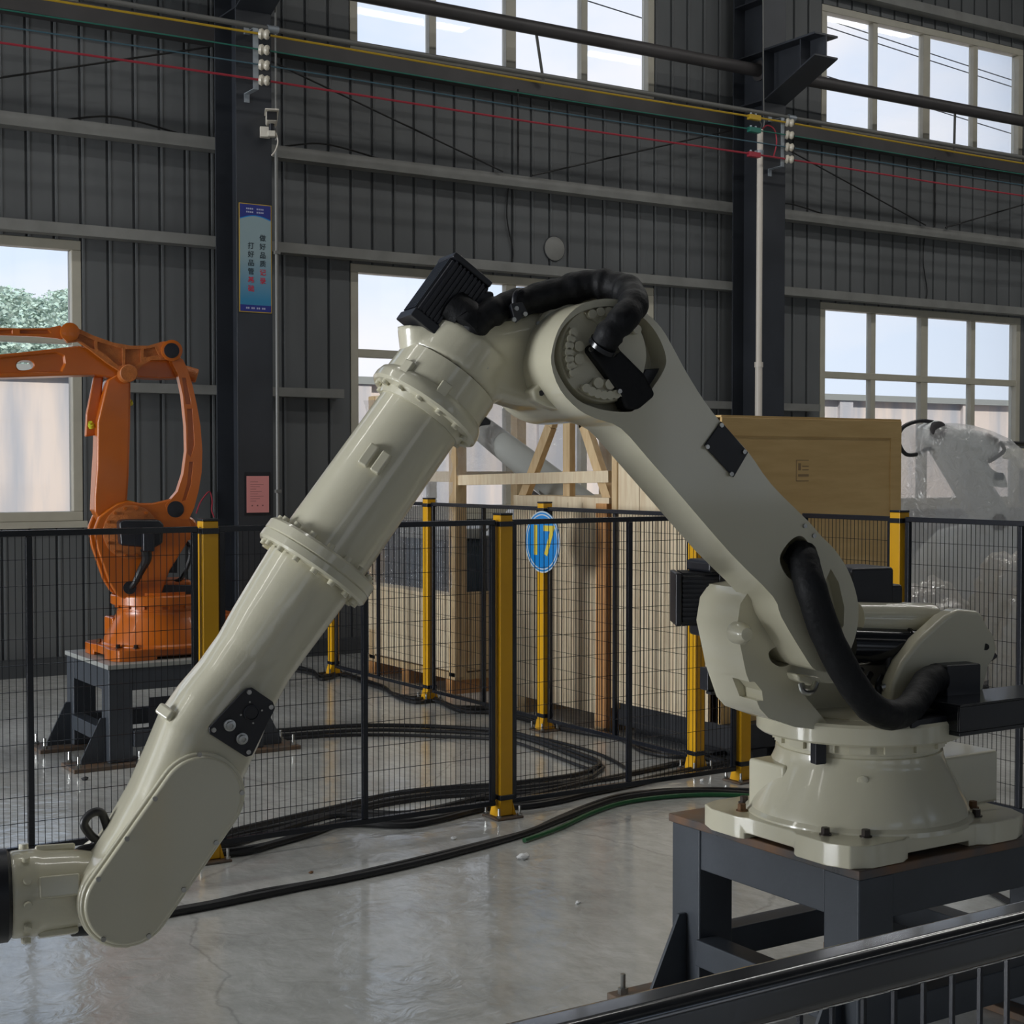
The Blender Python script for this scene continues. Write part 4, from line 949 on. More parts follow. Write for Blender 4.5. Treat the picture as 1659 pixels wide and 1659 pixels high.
# hand (wrist bend) pointing to the side, with the tool flange
J5 = kp(C2[0], C2[1], 0); hd = Vector((1, 0, 0.0)).normalized()
hz = Vector((0, 0, 1))
hb = MB().lathe(J5 + Vector((0.05, 0, 0.01)), hd, [(0.0, 0.080), (0.05, 0.090), (0.08, 0.092), (0.12, 0.094), (0.14, 0.100), (0.195, 0.100), (0.20, 0.094)], 48)
hb.cyl(J5 + Vector((0, -0.10, 0)), J5 + Vector((0, 0.10, 0)), 0.085, n=40)
hbo = hb.build('hand_housing', M['white'], W); remesh(hbo, 0.006, 3)
MB().lathe(J5 + Vector((0.245, 0, 0.01)), hd, [(0, 0.094), (0.01, 0.106), (0.075, 0.108), (0.085, 0.10)], 48).build('tool_flange', M['black'], W)
for i in range(12):
    a = 2 * math.pi * i / 12; bolt(BOLT_W, hbo, J5 + Vector((0.215, 0.104 * math.cos(a), 0.01 + 0.104 * math.sin(a))), (0, math.cos(a), math.sin(a)))
for i in range(4):
    a = math.radians(20 + 90 * i); d_ = Vector((0, math.cos(a), math.sin(a)))
    MB().bar(J5 + Vector((0.10, 0, 0.01)) + d_ * 0.095, J5 + Vector((0.19, 0, 0.01)) + d_ * 0.097, 0.05, 0.016, d_).build('rib', M['white'], hbo, bevel=0.005)
MB().tube([kp(1.30, 0.03, -0.03), A.p(165, 1318, -0.03), A.p(148, 1318, -0.03), A.p(136, 1334, -0.03), A.p(146, 1352, -0.03), A.p(156, 1362, -0.03), A.p(150, 1372, -0.03), A.p(130, 1378, -0.03), A.p(110, 1395, -0.02)], 0.0105, 12).build('hand_cable', M['rubber'], W)
MB().cyl(kp(1.50, -0.05, -0.02), kp(1.53, -0.02, -0.02), 0.036, 0.028, n=20).build('plug_cap', M['black'], W, bevel=0.004)

# ---------------------------------------------------------------- forearm motors and sleeves
mm = fin_motor('forearm_motor', W, kp(-0.18, 0.128, 0.02), 0.062, 0.17, -ax4, ay4, 8)
MB().box(-0.03, 0.03, -0.03, 0.03, -0.02, 0.03, Matrix.Translation(kp(-0.32, 0.05, 0.03))).build('motor_plug', M['black'], mm, bevel=0.008)
MB().tube([kp(-0.33, 0.045, 0.03), A.p(772, 466, 0.03), A.p(782, 455, 0.03), A.p(786, 466, 0.03), A.p(778, 484, 0.03), A.p(768, 496, 0.03)], 0.009, 8).build('motor_cable', M['rubber'], mm)
MB().tube([A.p(735, 500, 0.06), A.p(760, 520, 0.09), A.p(752, 535, 0.10)], 0.045, 14, rad=lambda f_: 0.05 - 0.01 * f_).build('motor_shroud', M['cloth'], W)
def sleeve(name, pts, r_, parent, wob=0.06, rad=None):
    rr = random.Random(len(pts)); ph = rr.uniform(0, 6)
    base = rad or (lambda f_: r_)
    return MB().tube(pts, r_, 20, 14, rad=lambda f_: base(f_) * (1 + wob * math.sin(f_ * 67 + ph) + wob * 0.6 * math.sin(f_ * 121 + 2 * ph))).build(name, M['cloth'], parent, ang=70)
sl = sleeve('upper_sleeve', [A.p(745, 545, 0.06), A.p(768, 530, 0.10), A.p(790, 510, 0.10), A.p(820, 497, 0.09), A.p(860, 486, 0.09), A.p(905, 474, 0.10), A.p(950, 462, 0.12), A.p(988, 462, 0.16), A.p(1018, 472, 0.22), A.p(1026, 492, 0.29), A.p(1012, 514, 0.335), A.p(990, 538, 0.335), A.p(977, 560, 0.31)], 0.036, W, 0.05, rad=lambda f_: 0.033 + 0.006 * math.sin(f_ * 3.1))
# strap plate on the housing
kpz = A.p(838, 506, 0.145)
cl = MB().prism(out([(826, 492), (846, 490), (855, 508), (834, 524)], 0.15), (0, 0.005, 0)).build('strap_plate', M['black'], W, bevel=0.002)
MB().prism(out([(828, 494), (846, 491), (848, 508), (834, 514)], 0.15), (0, -0.05, 0)).build('strap_foot', M['black'], cl)
for x, y in ((832, 518), (850, 509), (836, 500)): bolt(BOLT_S, cl, A.p(x, y, 0.155), (0, 1, 0))
MB().tube([A.p(833, 494, 0.145), A.p(834, 478, 0.145), A.p(843, 470, 0.13), A.p(848, 478, 0.10)], 0.006, 8).build('strap_hook', M['black'], cl)
# guide sleeve inside the pocket
MB().lathe(A.p(977, 563, LT + 0.03), (A.p(988, 545, LT + 0.05) - A.p(977, 563, LT + 0.03)), [(0, 0.040), (0.012, 0.040)], 24).build('hose_collar', M['black_gloss'], W)
bt = MB().prism(out([(952, 566), (962, 556), (996, 556), (1006, 566), (1046, 606), (1064, 640), (1036, 664), (1016, 664), (1006, 640), (985, 610)], LT + 0.008), (0, -0.06, 0)).build('boot', M['cloth'], W, bevel=0.02, seg=4)
for x, y in ((957, 566), (1003, 634)): bolt(BOLT_S, bt, A.p(x, y, LT + 0.010), (0, 1, 0))
MB().prism(out([(1046, 598), (1078, 596), (1074, 606), (1040, 658), (1025, 664), (1012, 662)], LT - 0.03), (0, -0.05, 0)).build('pocket_painted_shade', M['black'], W, bevel=0.003)  # black plate standing in for the shade deep in the pocket
# black plate at the collar underside
MB().prism(out([(770, 690), (778, 668), (796, 682), (795, 688), (780, 690), (768, 698)], 0.06), (0, -0.05, 0)).build('limit_switch_plate', M['black'], W, bevel=0.003)
for x, y in ((770, 555), (766, 573), (793, 577), (788, 596)): bolt(BOLT_S, ho, A.p(x, y, 0.125), (0, 1, 0)).scale = (0.6, 0.6, 1)
# lower hose: leaves the link window, hangs round and reaches the rear box
low = sleeve('lower_sleeve', [A.p(1298, 895, LT - 0.03), A.p(1304, 918, LT + 0.01), A.p(1316, 960, LT + 0.05), A.p(1336, 1020, LT + 0.05), A.p(1362, 1075, LT + 0.05), A.p(1388, 1118, LT + 0.05), A.p(1412, 1146, LT + 0.04), A.p(1440, 1158, LT + 0.01), A.p(1468, 1152, LT - 0.03), A.p(1488, 1128, LT - 0.08), A.p(1502, 1106, LT - 0.12), A.p(1518, 1098, LT - 0.14)], 0.041, W, 0.012)
sc = MB().prism(out([(1276, 905), (1288, 884), (1300, 875), (1313, 895), (1320, 918), (1312, 936), (1298, 932)], LT - 0.03), (0, -0.03, 0)).build('hose_anchor', M['black'], W, bevel=0.004)
bolt(BOLT_S, sc, A.p(1314, 921, LT - 0.028), (0, 1, 0))
MB().box(-0.065, 0.055, -0.06, 0.04, -0.05, 0.055, Matrix.Translation(A.p(1545, 1105, 0.12))).build('terminal_box', M['black'], W, bevel=0.006)
# cable tray leading away to the rear
ca, cb = on_y(1555, 1194, 2.755), on_y(1555, 1146, 2.755)
ce = on_x(1481, 1175, ca.x)
tray = MB().box(ca.x, ca.x + 1.0, 2.755, ce.y, ca.z, ca.z + 0.012).box(ca.x, ca.x + 1.0, 2.755, 2.761, ca.z + 0.012, cb.z).box(ca.x, ca.x + 1.0, ce.y - 0.006, ce.y, ca.z + 0.012, cb.z).box(ca.x, ca.x + 0.006, 2.761, ce.y - 0.006, ca.z + 0.012, cb.z)
to = tray.build('cable_tray', M['black_gloss'], W, bevel=0.002, world=True)
MB().box(ca.x, ca.x + 1.0, 2.753, ce.y + 0.002, cb.z, cb.z + 0.006).build('tray_lid', M['black_gloss'], W, bevel=0.002, world=True)
MB().box(ca.x - 0.14, ca.x + 0.02, 2.80, ce.y - 0.02, ca.z + 0.03, ca.z + 0.05).build('tray_arm', M['black'], W, world=True)
# ================================================================== orange robot
B2 = Frame(OB[0], OB[1], 22)
R2 = root('palletizing_robot', 'orange palletizing robot on the clean topped stand behind the fence', 'robot', B2.M)
robot_base(R2, OB[0], OB[1], 'orange', BOLT)
MB().lathe((0, 0, 0.835), (0, 0, 1), [(0, 0.262), (0.005, 0.268), (0.05, 0.268), (0.056, 0.262)], 56).build('turntable', M['orange'], R2)
def o2(px, t): return [B2.p(x, y, t) for x, y in px]
cheek = [(152, 858), (160, 838), (175, 826), (190, 816), (207, 811), (228, 815), (248, 815), (266, 811), (285, 806), (297, 815), (300, 830), (310, 850), (312, 862), (300, 885), (275, 925), (262, 962), (245, 978), (215, 975), (190, 966), (177, 945), (170, 925), (158, 890)]
def cheek_at(t, dep, name):
    # the same casting on both sides: outline measured on the near one
    base = [B2.p(x, y, 0.17) for x, y in cheek]
    return MB().prism([Vector((p.x, t, p.z)) for p in base], (0, -dep, 0)).build(name, M['orange'], R2, bevel=0.012, seg=3)
cheek_at(0.17, 0.05, 'near_cheek'); 
farc = [B2.p(x, y, 0.17) for x, y in ((152, 858), (160, 838), (175, 826), (190, 830), (200, 850), (205, 890), (210, 950), (215, 975), (190, 966), (177, 945), (170, 925), (158, 890))]
MB().prism([Vector((p.x, -0.12, p.z)) for p in farc], (0, -0.05, 0)).build('far_cheek', M['orange'], R2, bevel=0.012, seg=3)
fc = B2.p(200, 930, 0.0)
MB().box(-0.16, 0.14, -0.13, 0.13, 0.885, 0.97).build('cheek_floor', M['orange'], R2, bevel=0.02, seg=3)
MB().box(0.06, 0.12, -0.13, 0.13, 0.95, 1.10).build('cheek_front', M['orange'], R2, bevel=0.02, seg=3)
# bolt circle and motor on the near cheek
bc = B2.p(212, 862, 0.17)
rg = MB().lathe(bc, (0, 1, 0), [(0, 0.150), (0.006, 0.150), (0.008, 0.146)], 40).build('bearing_cover', M['orange_rough'], R2)
for i in range(14):
    a = 2 * math.pi * i / 14; bolt(BOLT_O, rg, bc + Vector((0.135 * math.cos(a), 0.008, 0.135 * math.sin(a))), (0, 1, 0))
mo2 = MB().prism(o2([(193, 846), (200, 842), (258, 842), (266, 850), (264, 880), (250, 888), (196, 884)], 0.30), (0, -0.13, 0)).build('cheek_motor', M['black'], R2, bevel=0.014, seg=3)
MB().box(-0.03, 0.03, 0, 0.07, -0.07, 0.06, Matrix.Translation(B2.p(238, 872, 0.30))).build('motor_plug', M['black'], mo2, bevel=0.008)
MB().tube([B2.p(236, 890, 0.32), B2.p(238, 905, 0.30), B2.p(228, 925, 0.24), B2.p(218, 945, 0.20), B2.p(212, 952, 0.17)], 0.018, 10, rad=lambda f_: 0.03 - 0.017 * f_).build('motor_cable', M['rubber'], R2)
MB().lathe(B2.p(210, 952, 0.165), (0, 1, 0), [(0, 0.036), (0.012, 0.036)], 20).build('cable_gland', M['black'], R2)
MB().prism(o2([(270, 888), (288, 882), (287, 928), (267, 928)], 0.12), (0, -0.05, 0)).build('connector_plate', M['black'], R2)
MB().tube([B2.p(285, 884, 0.13), B2.p(303, 880, 0.14), B2.p(308, 900, 0.15), B2.p(302, 922, 0.14), B2.p(290, 940, 0.12), B2.p(268, 944, 0.10)], 0.012, 8).build('loop_cable', M['black_gloss'], R2)
bb = MB().prism(o2([(243, 950), (246, 948), (340, 948), (340, 984), (246, 984), (243, 980)], 0.16), (0, -0.30, 0)).build('cable_box', M['black'], R2, bevel=0.004)
MB().prism(o2([(250, 969), (338, 968), (338, 970), (250, 971)], 0.162), (0, -0.002, 0)).build('box_rib', M['black_gloss'], bb)
# lower arm
MB().prism(o2([(174, 615), (190, 606), (212, 612), (212, 650), (211, 705), (209, 770), (206, 815), (195, 850), (165, 850), (153, 830), (153, 805), (157, 756), (158, 684)], 0.10), (0, -0.20, 0)).build('lower_arm', M['orange'], R2, bevel=0.014, seg=3)
MB().prism(o2([(158, 698), (172, 698), (170, 830), (152, 830), (154, 780), (157, 730)], 0.06), (0, -0.21, 0)).build('arm_front_box', M['orange'], R2, bevel=0.010, seg=3)
# parallel rod in front of the lower arm
MB().prism(o2([(152, 610), (168, 607), (160, 690), (155, 705), (138, 708), (140, 670)], -0.02), (0, -0.05, 0)).build('parallel_rod', M['orange'], R2, bevel=0.010, seg=3)
for x, y, t in ((149, 692, 0.0), (211, 655, 0.04)):
    MB().lathe(B2.p(x, y, t), (0.3, 0.5, 0.7), [(0, 0.018), (0.02, 0.018), (0.022, 0.012), (0.035, 0.012)], 12).build('grease_cap', M['lime'], R2)
for px in ([(176, 812), (190, 809), (194, 818), (178, 823)], [(207, 810), (219, 813), (214, 818), (205, 817)]):
    MB().prism(o2(px, 0.06), (0, -0.05, 0)).build('yellow_stop', M['lime'], R2, bevel=0.002)
# boom (upper arm)
boom = MB().prism(o2([(-60, 582), (0, 574), (60, 568), (127, 560), (150, 565), (175, 588), (198, 594), (230, 582), (266, 578), (292, 576), (300, 600), (296, 612), (262, 613), (213, 611), (185, 613), (152, 607), (60, 610), (0, 612), (-60, 616)], 0.09), (0, -0.20, 0)).build('boom', M['orange'], R2)
slot = MB().prism(catmull(o2([(32, 584), (44, 582), (54, 585), (55, 594), (46, 598), (33, 598), (28, 591)], 0.14), 3, True), (0, -0.4, 0))
pan = MB().prism(o2([(-50, 585), (92, 571), (104, 576), (106, 588), (100, 601), (-50, 606)], 0.11), (0, -0.04, 0))
cut(boom, [slot, pan]); add_bevel(boom, 0.008, 2)
# rocker plate with its raised rim, near side
rk_px = [(99, 531), (106, 525), (117, 524), (127, 532), (150, 543), (184, 555), (212, 560), (240, 560), (264, 553), (282, 553), (291, 566), (287, 580), (273, 583), (246, 583), (232, 591), (222, 602), (206, 611), (194, 601), (174, 588), (148, 568), (127, 553), (110, 555), (101, 546)]
rk = MB().prism(o2(rk_px, 0.20), (0, -0.05, 0)).build('rocker', M['orange_rough'], R2)
pans = [MB().prism(o2(p, 0.22), (0, -0.032, 0)) for p in ([(129, 540), (154, 551), (154, 566), (146, 562), (126, 548)], [(159, 553), (186, 561), (199, 564), (199, 592), (192, 592), (172, 574), (159, 566)], [(204, 565), (229, 565), (229, 586), (216, 595), (204, 592)], [(234, 565), (252, 562), (258, 574), (240, 578), (234, 578)])]
cut(rk, pans); add_bevel(rk, 0.004, 2)
for x, y, rr_ in ((278, 568, 0.058), (113, 538, 0.05)):
    pv = B2.p(x, y, 0.20); MB().lathe(pv, (0, 1, 0), [(-0.02, rr_), (0.014, rr_), (0.016, rr_ - 0.006)], 28).build('pivot_boss', M['orange'], R2)
MB().lathe(B2.p(278, 568, 0.214), (0, 1, 0), [(0, 0.042), (0.004, 0.042), (0.006, 0.036)], 24).build('pivot_cap', M['black'], R2)
MB().lathe(B2.p(208, 605, 0.20), (0, 1, 0), [(-0.10, 0.048), (0.02, 0.048), (0.024, 0.044)], 28).build('pivot_pin', M['orange_rough'], R2)
# thin top rod running to the wrist
rod = MB().prism(o2([(-60, 534), (0, 531), (40, 532), (80, 531), (98, 527), (103, 536), (101, 550), (92, 548), (60, 545), (0, 543), (-60, 546)], 0.175), (0, -0.05, 0)).build('top_rod', M['orange'], R2)
cut(rod, [MB().prism(o2(p, 0.19), (0, -0.03, 0)) for p in ([(-40, 535), (20, 534), (20, 540), (-40, 542)], [(33, 534), (78, 534), (83, 539), (76, 541), (33, 540)])]); add_bevel(rod, 0.004, 2)
# curved rear link
rlk_px = [(276, 580), (290, 578), (297, 583), (304, 598), (312, 624), (319, 655), (325, 690), (328, 730), (327, 765), (322, 795), (315, 822), (306, 842), (297, 842), (284, 838), (272, 830), (268, 818), (276, 810), (288, 796), (297, 768), (302, 730), (301, 690), (296, 640), (289, 608), (280, 590)]
rlk = MB().prism(o2(rlk_px, 0.175), (0, -0.085, 0)).build('rear_link', M['orange'], R2)
cut(rlk, [MB().prism(o2(p, 0.19), (0, -0.025, 0)) for p in ([(296, 612), (302, 612), (310, 650), (310, 655), (302, 655)], [(304, 662), (312, 662), (316, 720), (310, 740), (305, 735), (306, 700)], [(308, 748), (314, 748), (310, 785), (302, 810), (296, 812), (304, 785)])]); add_bevel(rlk, 0.006, 2)
MB().lathe(B2.p(284, 825, 0.165), (0, 1, 0), [(0, 0.046), (0.012, 0.046), (0.014, 0.038)], 24).build('pivot_cap', M['black'], R2)
MB().lathe(B2.p(300, 856, 0.15), (0, 1, 0), [(-0.16, 0.07), (0.0, 0.07), (0.01, 0.06)], 28).build('rear_pivot', M['orange'], R2)
MB().lathe(B2.p(304, 605, 0.10), (-0.7, 0.1, -0.2), [(-0.02, 0.04), (0.05, 0.04), (0.055, 0.035)], 20).build('side_cap', M['orange_rough'], R2)

# ================================================================== crates
CX0 = 5.35
def plank_row(parent, fixed, a0, a1, z0, z1, w, mt, axis, th=0.018, vertical=True, name='plank'):
    """boards side by side; axis 'x' = face at constant x running along y, 'y' = face at constant y running along x"""
    rr = random.Random(int(a0 * 100 + z1 * 10))
    n = max(1, round(((a1 - a0) if vertical else (z1 - z0)) / w))
    for i in range(n):
        if vertical: b0, b1, c0, c1 = a0 + (a1 - a0) * i / n + 0.0015, a0 + (a1 - a0) * (i + 1) / n - 0.0015, z0, z1
        else: b0, b1, c0, c1 = a0, a1, z0 + (z1 - z0) * i / n + 0.0015, z0 + (z1 - z0) * (i + 1) / n - 0.0015
        j = rr.uniform(-0.0015, 0.0015)
        if axis == 'x': MB().box(fixed + j, fixed + th + j, b0, b1, c0, c1).build(name, M[mt], parent, smooth=False)
        else: MB().box(b0, b1, fixed + j, fixed + th + j, c0, c1).build(name, M[mt], parent, smooth=False)
# open crate by the wall
k1 = root('open_crate', 'open timber crate with low plywood sides beside the grey wall', 'crate')
Ya, Yb, Xa, Xb = 9.06, 10.38, CX0, 6.75
plank_row(k1, Xa, Ya + 0.07, Yb, 0.16, 0.72, 0.19, 'wood', 'x', vertical=False)
plank_row(k1, Ya, Xa + 0.1, Xb, 0.16, 0.72, 0.14, 'timber', 'y', vertical=True)
plank_row(k1, Xb - 0.018, Ya + 0.07, Yb, 0.16, 0.72, 0.19, 'wood', 'x', vertical=False)
for y0 in (Ya + 0.02, (Ya + Yb) / 2, Yb - 0.12): MB().box(Xa - 0.01, Xb, y0, y0 + 0.10, 0.0, 0.10).build('skid', M['timber_orange'], k1, smooth=False)
MB().box(Xa, Xb, Ya, Yb, 0.10, 0.15).build('deck', M['timber'], k1, smooth=False)
for x, y in ((Xa, Ya), (Xb - 0.09, Ya), (Xa, Yb - 0.09), (Xb - 0.09, Yb - 0.09)): MB().box(x, x + 0.09, y - 0.012, y + 0.085, 0.12, 2.15).build('upright', M['timber'], k1, bevel=0.003)
for z in (1.50, 2.08):
    MB().box(Xa + 0.01, Xa + 0.05, Ya + 0.09, Yb, z, z + 0.075).build('rail', M['wood'], k1, bevel=0.003)
    MB().box(Xa + 0.09, Xb - 0.09, Ya, Ya + 0.05, z, z + 0.075).build('rail', M['wood'], k1, bevel=0.003)
    MB().box(Xb - 0.05, Xb - 0.01, Ya + 0.09, Yb, z, z + 0.075).build('rail', M['wood'], k1, bevel=0.003)
wr1 = root('stretch_wrap', 'clear stretch wrap round the upper frame of the open crate', 'plastic')
mb = MB(); n = 24
def wrapsheet(p0, p1, z0, z1):
    m = MB(); V = []; NX, NZ = 26, 14; rr = random.Random(int(z0 * 77 + p0[1] * 13))
    for j in range(NZ + 1):
        for i in range(NX + 1):
            f_, g_ = i / NX, j / NZ; w_ = 0.012 * math.sin(f_ * 17 + g_ * 23) + rr.uniform(-0.008, 0.008)
            dx, dy = p1[0] - p0[0], p1[1] - p0[1]; L_ = math.hypot(dx, dy)
            V.append((p0[0] + dx * f_ - dy / L_ * w_, p0[1] + dy * f_ + dx / L_ * w_, z0 + (z1 - z0) * g_))
    return m.add(V, [(j * (NX + 1) + i, j * (NX + 1) + i + 1, (j + 1) * (NX + 1) + i + 1, (j + 1) * (NX + 1) + i) for j in range(NZ) for i in range(NX)])
wrapsheet((Xa - 0.03, Yb), (Xa - 0.03, Ya), 1.5, 2.12).build('side_sheet', M['wrap'], wr1)
wrapsheet((Xa, Ya - 0.03), (Xb, Ya - 0.03), 1.54, 2.12).build('end_sheet', M['wrap'], wr1)
wrapsheet((Xa - 0.03, Yb), (Xa - 0.03, Ya), 0.70, 1.5).build('lower_sheet', M['wrap'], wr1)
# machine lying in the open crate
mc = root('crated_machine', 'blue grey machine base wrapped in plastic inside the open crate', 'machine', Matrix.Translation((5.85, 9.75, 0.15)))
M['slate'] = mat('slate_blue', (0.07, 0.10, 0.13), 0.4, var=0.15)
MB().box(-0.33, 0.3, -0.2, 0.35, 0.0, 0.92).build('cabinet', M['slate'], mc, bevel=0.02)
MB().box(-0.36, 0.33, -0.23, 0.38, 0.92, 1.0).build('lid', M['pale'], mc, bevel=0.01)
MB().box(0.0, 0.5, -0.6, -0.28, 0.0, 0.95).build('drum', M['pipe'], mc, bevel=0.04, seg=3)
MB().prism([(-0.05, -0.62, 0.95), (0.5, -0.62, 0.98), (0.55, -0.62, 1.12), (0.2, -0.62, 1.16)], (0, 0.3, 0)).build('cover', M['bits'], mc, bevel=0.01)
# boxed crate with an open frame on top
k2 = root('framed_crate', 'plywood crate with an open braced timber frame on top', 'crate')
Yc, Yd = 7.24, 8.30
plank_row(k2, CX0, Yc + 0.12, Yd, 0.10, 1.385, 0.155, 'wood', 'x', vertical=True)
plank_row(k2, Yc, CX0 + 0.1, 6.7, 0.10, 1.385, 0.155, 'wood', 'y', vertical=True)
plank_row(k2, Yd - 0.02, CX0 + 0.02, 6.7, 0.10, 1.385, 0.155, 'timber', 'y', vertical=True)
MB().box(CX0 - 0.02, CX0 + 0.08, Yc, Yc + 0.11, 0.03, 1.385).build('corner_post', M['timber_orange'], k2, bevel=0.003)
MB().box(CX0, 6.72, Yc, Yd, 1.385, 1.42).build('lid', M['wood'], k2, smooth=False)
for y0 in (Yc + 0.05, Yd - 0.15): MB().box(CX0, 6.7, y0, y0 + 0.1, 0, 0.10).build('skid', M['timber'], k2, smooth=False)
def xbar(pa, pb, w=0.075, name='brace', mt='timber'):
    xo_ = CX0 + (0.04 if name == 'rail' else 0.09); a, b = on_x(*pa, xo_), on_x(*pb, xo_)
    MB().bar(a, b, 0.045, w, (1, 0, 0) if False else (0, 0.3, 1)).build(name, M[mt], k2, bevel=0.002)
ht = on_x(905, 640, CX0 + 0.04).z
xbar((745, 778), (990, 772), 0.072, 'rail', 'wood')
xbar((893, 690), (843, 822)); xbar((922, 660), (922, 822)); xbar((945, 680), (992, 822)); xbar((948, 690), (930, 640)); xbar((893, 690), (905, 640))
MB().box(5.95, 6.03, 7.45, 7.53, 1.42, 2.0).build('rear_post', M['timber'], k2); MB().box(6.2, 6.28, 7.9, 7.98, 1.42, 2.0).build('rear_post', M['timber'], k2)
xbar((745, 640), (990, 636), 0.072, 'rail', 'wood')
# grey robot arm packed on the framed crate
ga = root('packed_arm', 'grey robot arm lying packed behind the timber braces', 'robot arm')
e0, e1 = on_x(752, 672, 5.75), on_x(955, 832, 5.75)
MB().tube([e0, (e0 + e1) / 2, e1], 0.11, 24, 4, rad=lambda f_: 0.085 + 0.035 * f_).build('arm_tube', M['pale'], ga)
MB().lathe(e1, e1 - e0, [(-0.02, 0.125), (0.02, 0.125), (0.06, 0.11), (0.09, 0.07), (0.1, 0.02)], 28).build('end_dome', M['pale'], ga)
MB().tube([on_x(862, 798, 5.6), on_x(880, 812, 5.6), on_x(905, 830, 5.6)], 0.02, 8).build('hose', M['pipe'], ga)
# tall plywood crate
k3 = root('plywood_crate', 'tall closed tan plywood crate on a black skid', 'crate')
Y0, Y1, X1, ZT = 6.22, 7.17, 6.74, 1.875
plank_row(k3, CX0, Y0 + 0.10, Y1 - 0.02, 0.20, ZT, 0.21, 'wood', 'x', vertical=True, name='panel_board')
MB().box(CX0 - 0.012, CX0 + 0.09, Y1 - 0.02, Y1 + 0.03, 0.16, ZT).build('corner_post', M['timber'], k3, bevel=0.003)
MB().box(CX0, X1, Y0, Y0 + 0.018, 0.20, ZT - 0.10).build('plywood_sheet', M['ply_tan'], k3, smooth=False)
MB().box(CX0, X1, Y0 - 0.006, Y0 + 0.012, ZT - 0.10, ZT).build('top_board', M['ply_tan'], k3, bevel=0.002)
MB().box(X1 - 0.09, X1, Y0 - 0.006, Y0 + 0.012, 0.2, ZT - 0.10).build('side_board', M['ply_tan'], k3, bevel=0.002)
MB().box(CX0, CX0 + 0.09, Y0 - 0.006, Y0 + 0.012, 0.2, ZT - 0.10).build('side_board', M['ply_tan'], k3, bevel=0.002)
MB().box(X1 - 0.018, X1, Y0 + 0.018, Y1, 0.2, ZT).build('end_sheet', M['ply_tan'], k3, smooth=False)
MB().box(CX0, X1, Y1 - 0.02, Y1, 0.2, ZT).build('back_sheet', M['ply_tan'], k3, smooth=False)
MB().box(CX0, X1, Y0, Y1, ZT, ZT + 0.012).build('lid', M['ply_tan'], k3, smooth=False)
sk = MB().box(CX0 + 0.02, X1 + 0.3, Y0 - 0.08, Y1, 0.06, 0.20).build('skid', M['skid'], k3, bevel=0.006)
for x in (5.5, 6.1, 6.7): MB().box(x, x + 0.1, Y0 - 0.1, Y1, 0, 0.06).build('runner', M['skid'], k3)
st = on_y(1300, 762, Y0 - 0.002)
mb = MB()
for a, b, c, d in ((-0.045, 0.05, 0.055, 0.060), (-0.045, 0.05, -0.062, -0.057), (-0.047, -0.042, -0.062, 0.06), (0.0, 0.05, 0.0, 0.006), (0.0, 0.05, 0.02, 0.026), (-0.03, 0.05, -0.035, -0.022), (-0.03, -0.01, 0.0, 0.04)): mb.box(st.x + a, st.x + b, Y0 - 0.0008, Y0, st.z + c, st.z + d)
mb.build('stamp', M['print'], k3, smooth=False)

# ================================================================== wrapped robot
B3 = Frame(8.75, 7.25, 22)
R3 = root('wrapped_robot', 'cream robot standing under clear plastic film beside the tan crate', 'robot', B3.M)
def o3(px, t): return [B3.p(x, y, t) for x, y in px]
M['grey_white'] = mat('pale_robot', (0.78, 0.80, 0.78), 0.35)
gc = B3.p(1585, 1060, 0)
MB().lathe((gc.x, 0, 0.14), (0, 0, 1), [(0, 0.42), (0.08, 0.42), (0.10, 0.33), (0.30, 0.25), (0.36, 0.25), (0.36, 0.30), (0.44, 0.30)], 32).build('base', M['grey_white'], R3)
MB().prism(o3([(1500, 1010), (1520, 900), (1560, 860), (1640, 840), (1690, 880), (1700, 1010)], 0.15), (0, -0.3, 0)).build('carousel', M['grey_white'], R3, bevel=0.04, seg=3)
MB().prism(o3([(1502, 690), (1520, 680), (1540, 690), (1560, 720), (1600, 770), (1640, 830), (1630, 862), (1604, 866), (1585, 840), (1550, 780), (1520, 730), (1504, 712)], 0.22), (0, -0.12, 0)).build('link_arm', M['grey_white'], R3, bevel=0.02, seg=3)
for x, y, r_ in ((1519, 697, 0.062), (1618, 846, 0.058)):
    MB().lathe(B3.p(x, y, 0.225), (0, 1, 0), [(-0.02, r_), (0.02, r_), (0.026, r_ - 0.01)], 24).build('joint_cap', M['pipe'], R3)
MB().prism(o3([(1535, 688), (1600, 700), (1625, 712), (1622, 735), (1600, 748), (1590, 730), (1545, 722)], 0.08), (0, -0.16, 0)).build('forearm', M['grey_white'], R3, bevel=0.03, seg=3)
MB().prism(o3([(1585, 742), (1600, 745), (1608, 760), (1630, 770), (1635, 790), (1590, 785)], 0.05), (0, -0.1, 0)).build('wrist', M['grey_white'], R3, bevel=0.015)
MB().lathe(B3.p(1618, 772, 0.07), (0, 1, 0), [(-0.04, 0.028), (0.03, 0.028)], 16).build('wrist_cap', M['slate'], R3)
MB().tube([B3.p(1512, 727, 0.18), B3.p(1500, 728, 0.18), B3.p(1485, 736, 0.18), B3.p(1468, 736, 0.18), B3.p(1458, 722, 0.18), B3.p(1456, 705, 0.18), B3.p(1466, 690, 0.18), B3.p(1490, 682, 0.18), B3.p(1512, 684, 0.18)], 0.014, 10).build('hose', M['rubber'], R3)
MB().tube([B3.p(1600, 705, 0.1), B3.p(1618, 716, 0.1), B3.p(1627, 728, 0.1), B3.p(1618, 738, 0.1), B3.p(1602, 748, 0.1)], 0.014, 10).build('hose', M['rubber'], R3)
pal = root('robot_pallet', 'dark brown timber pallet under the wrapped robot', 'pallet', B3.M)
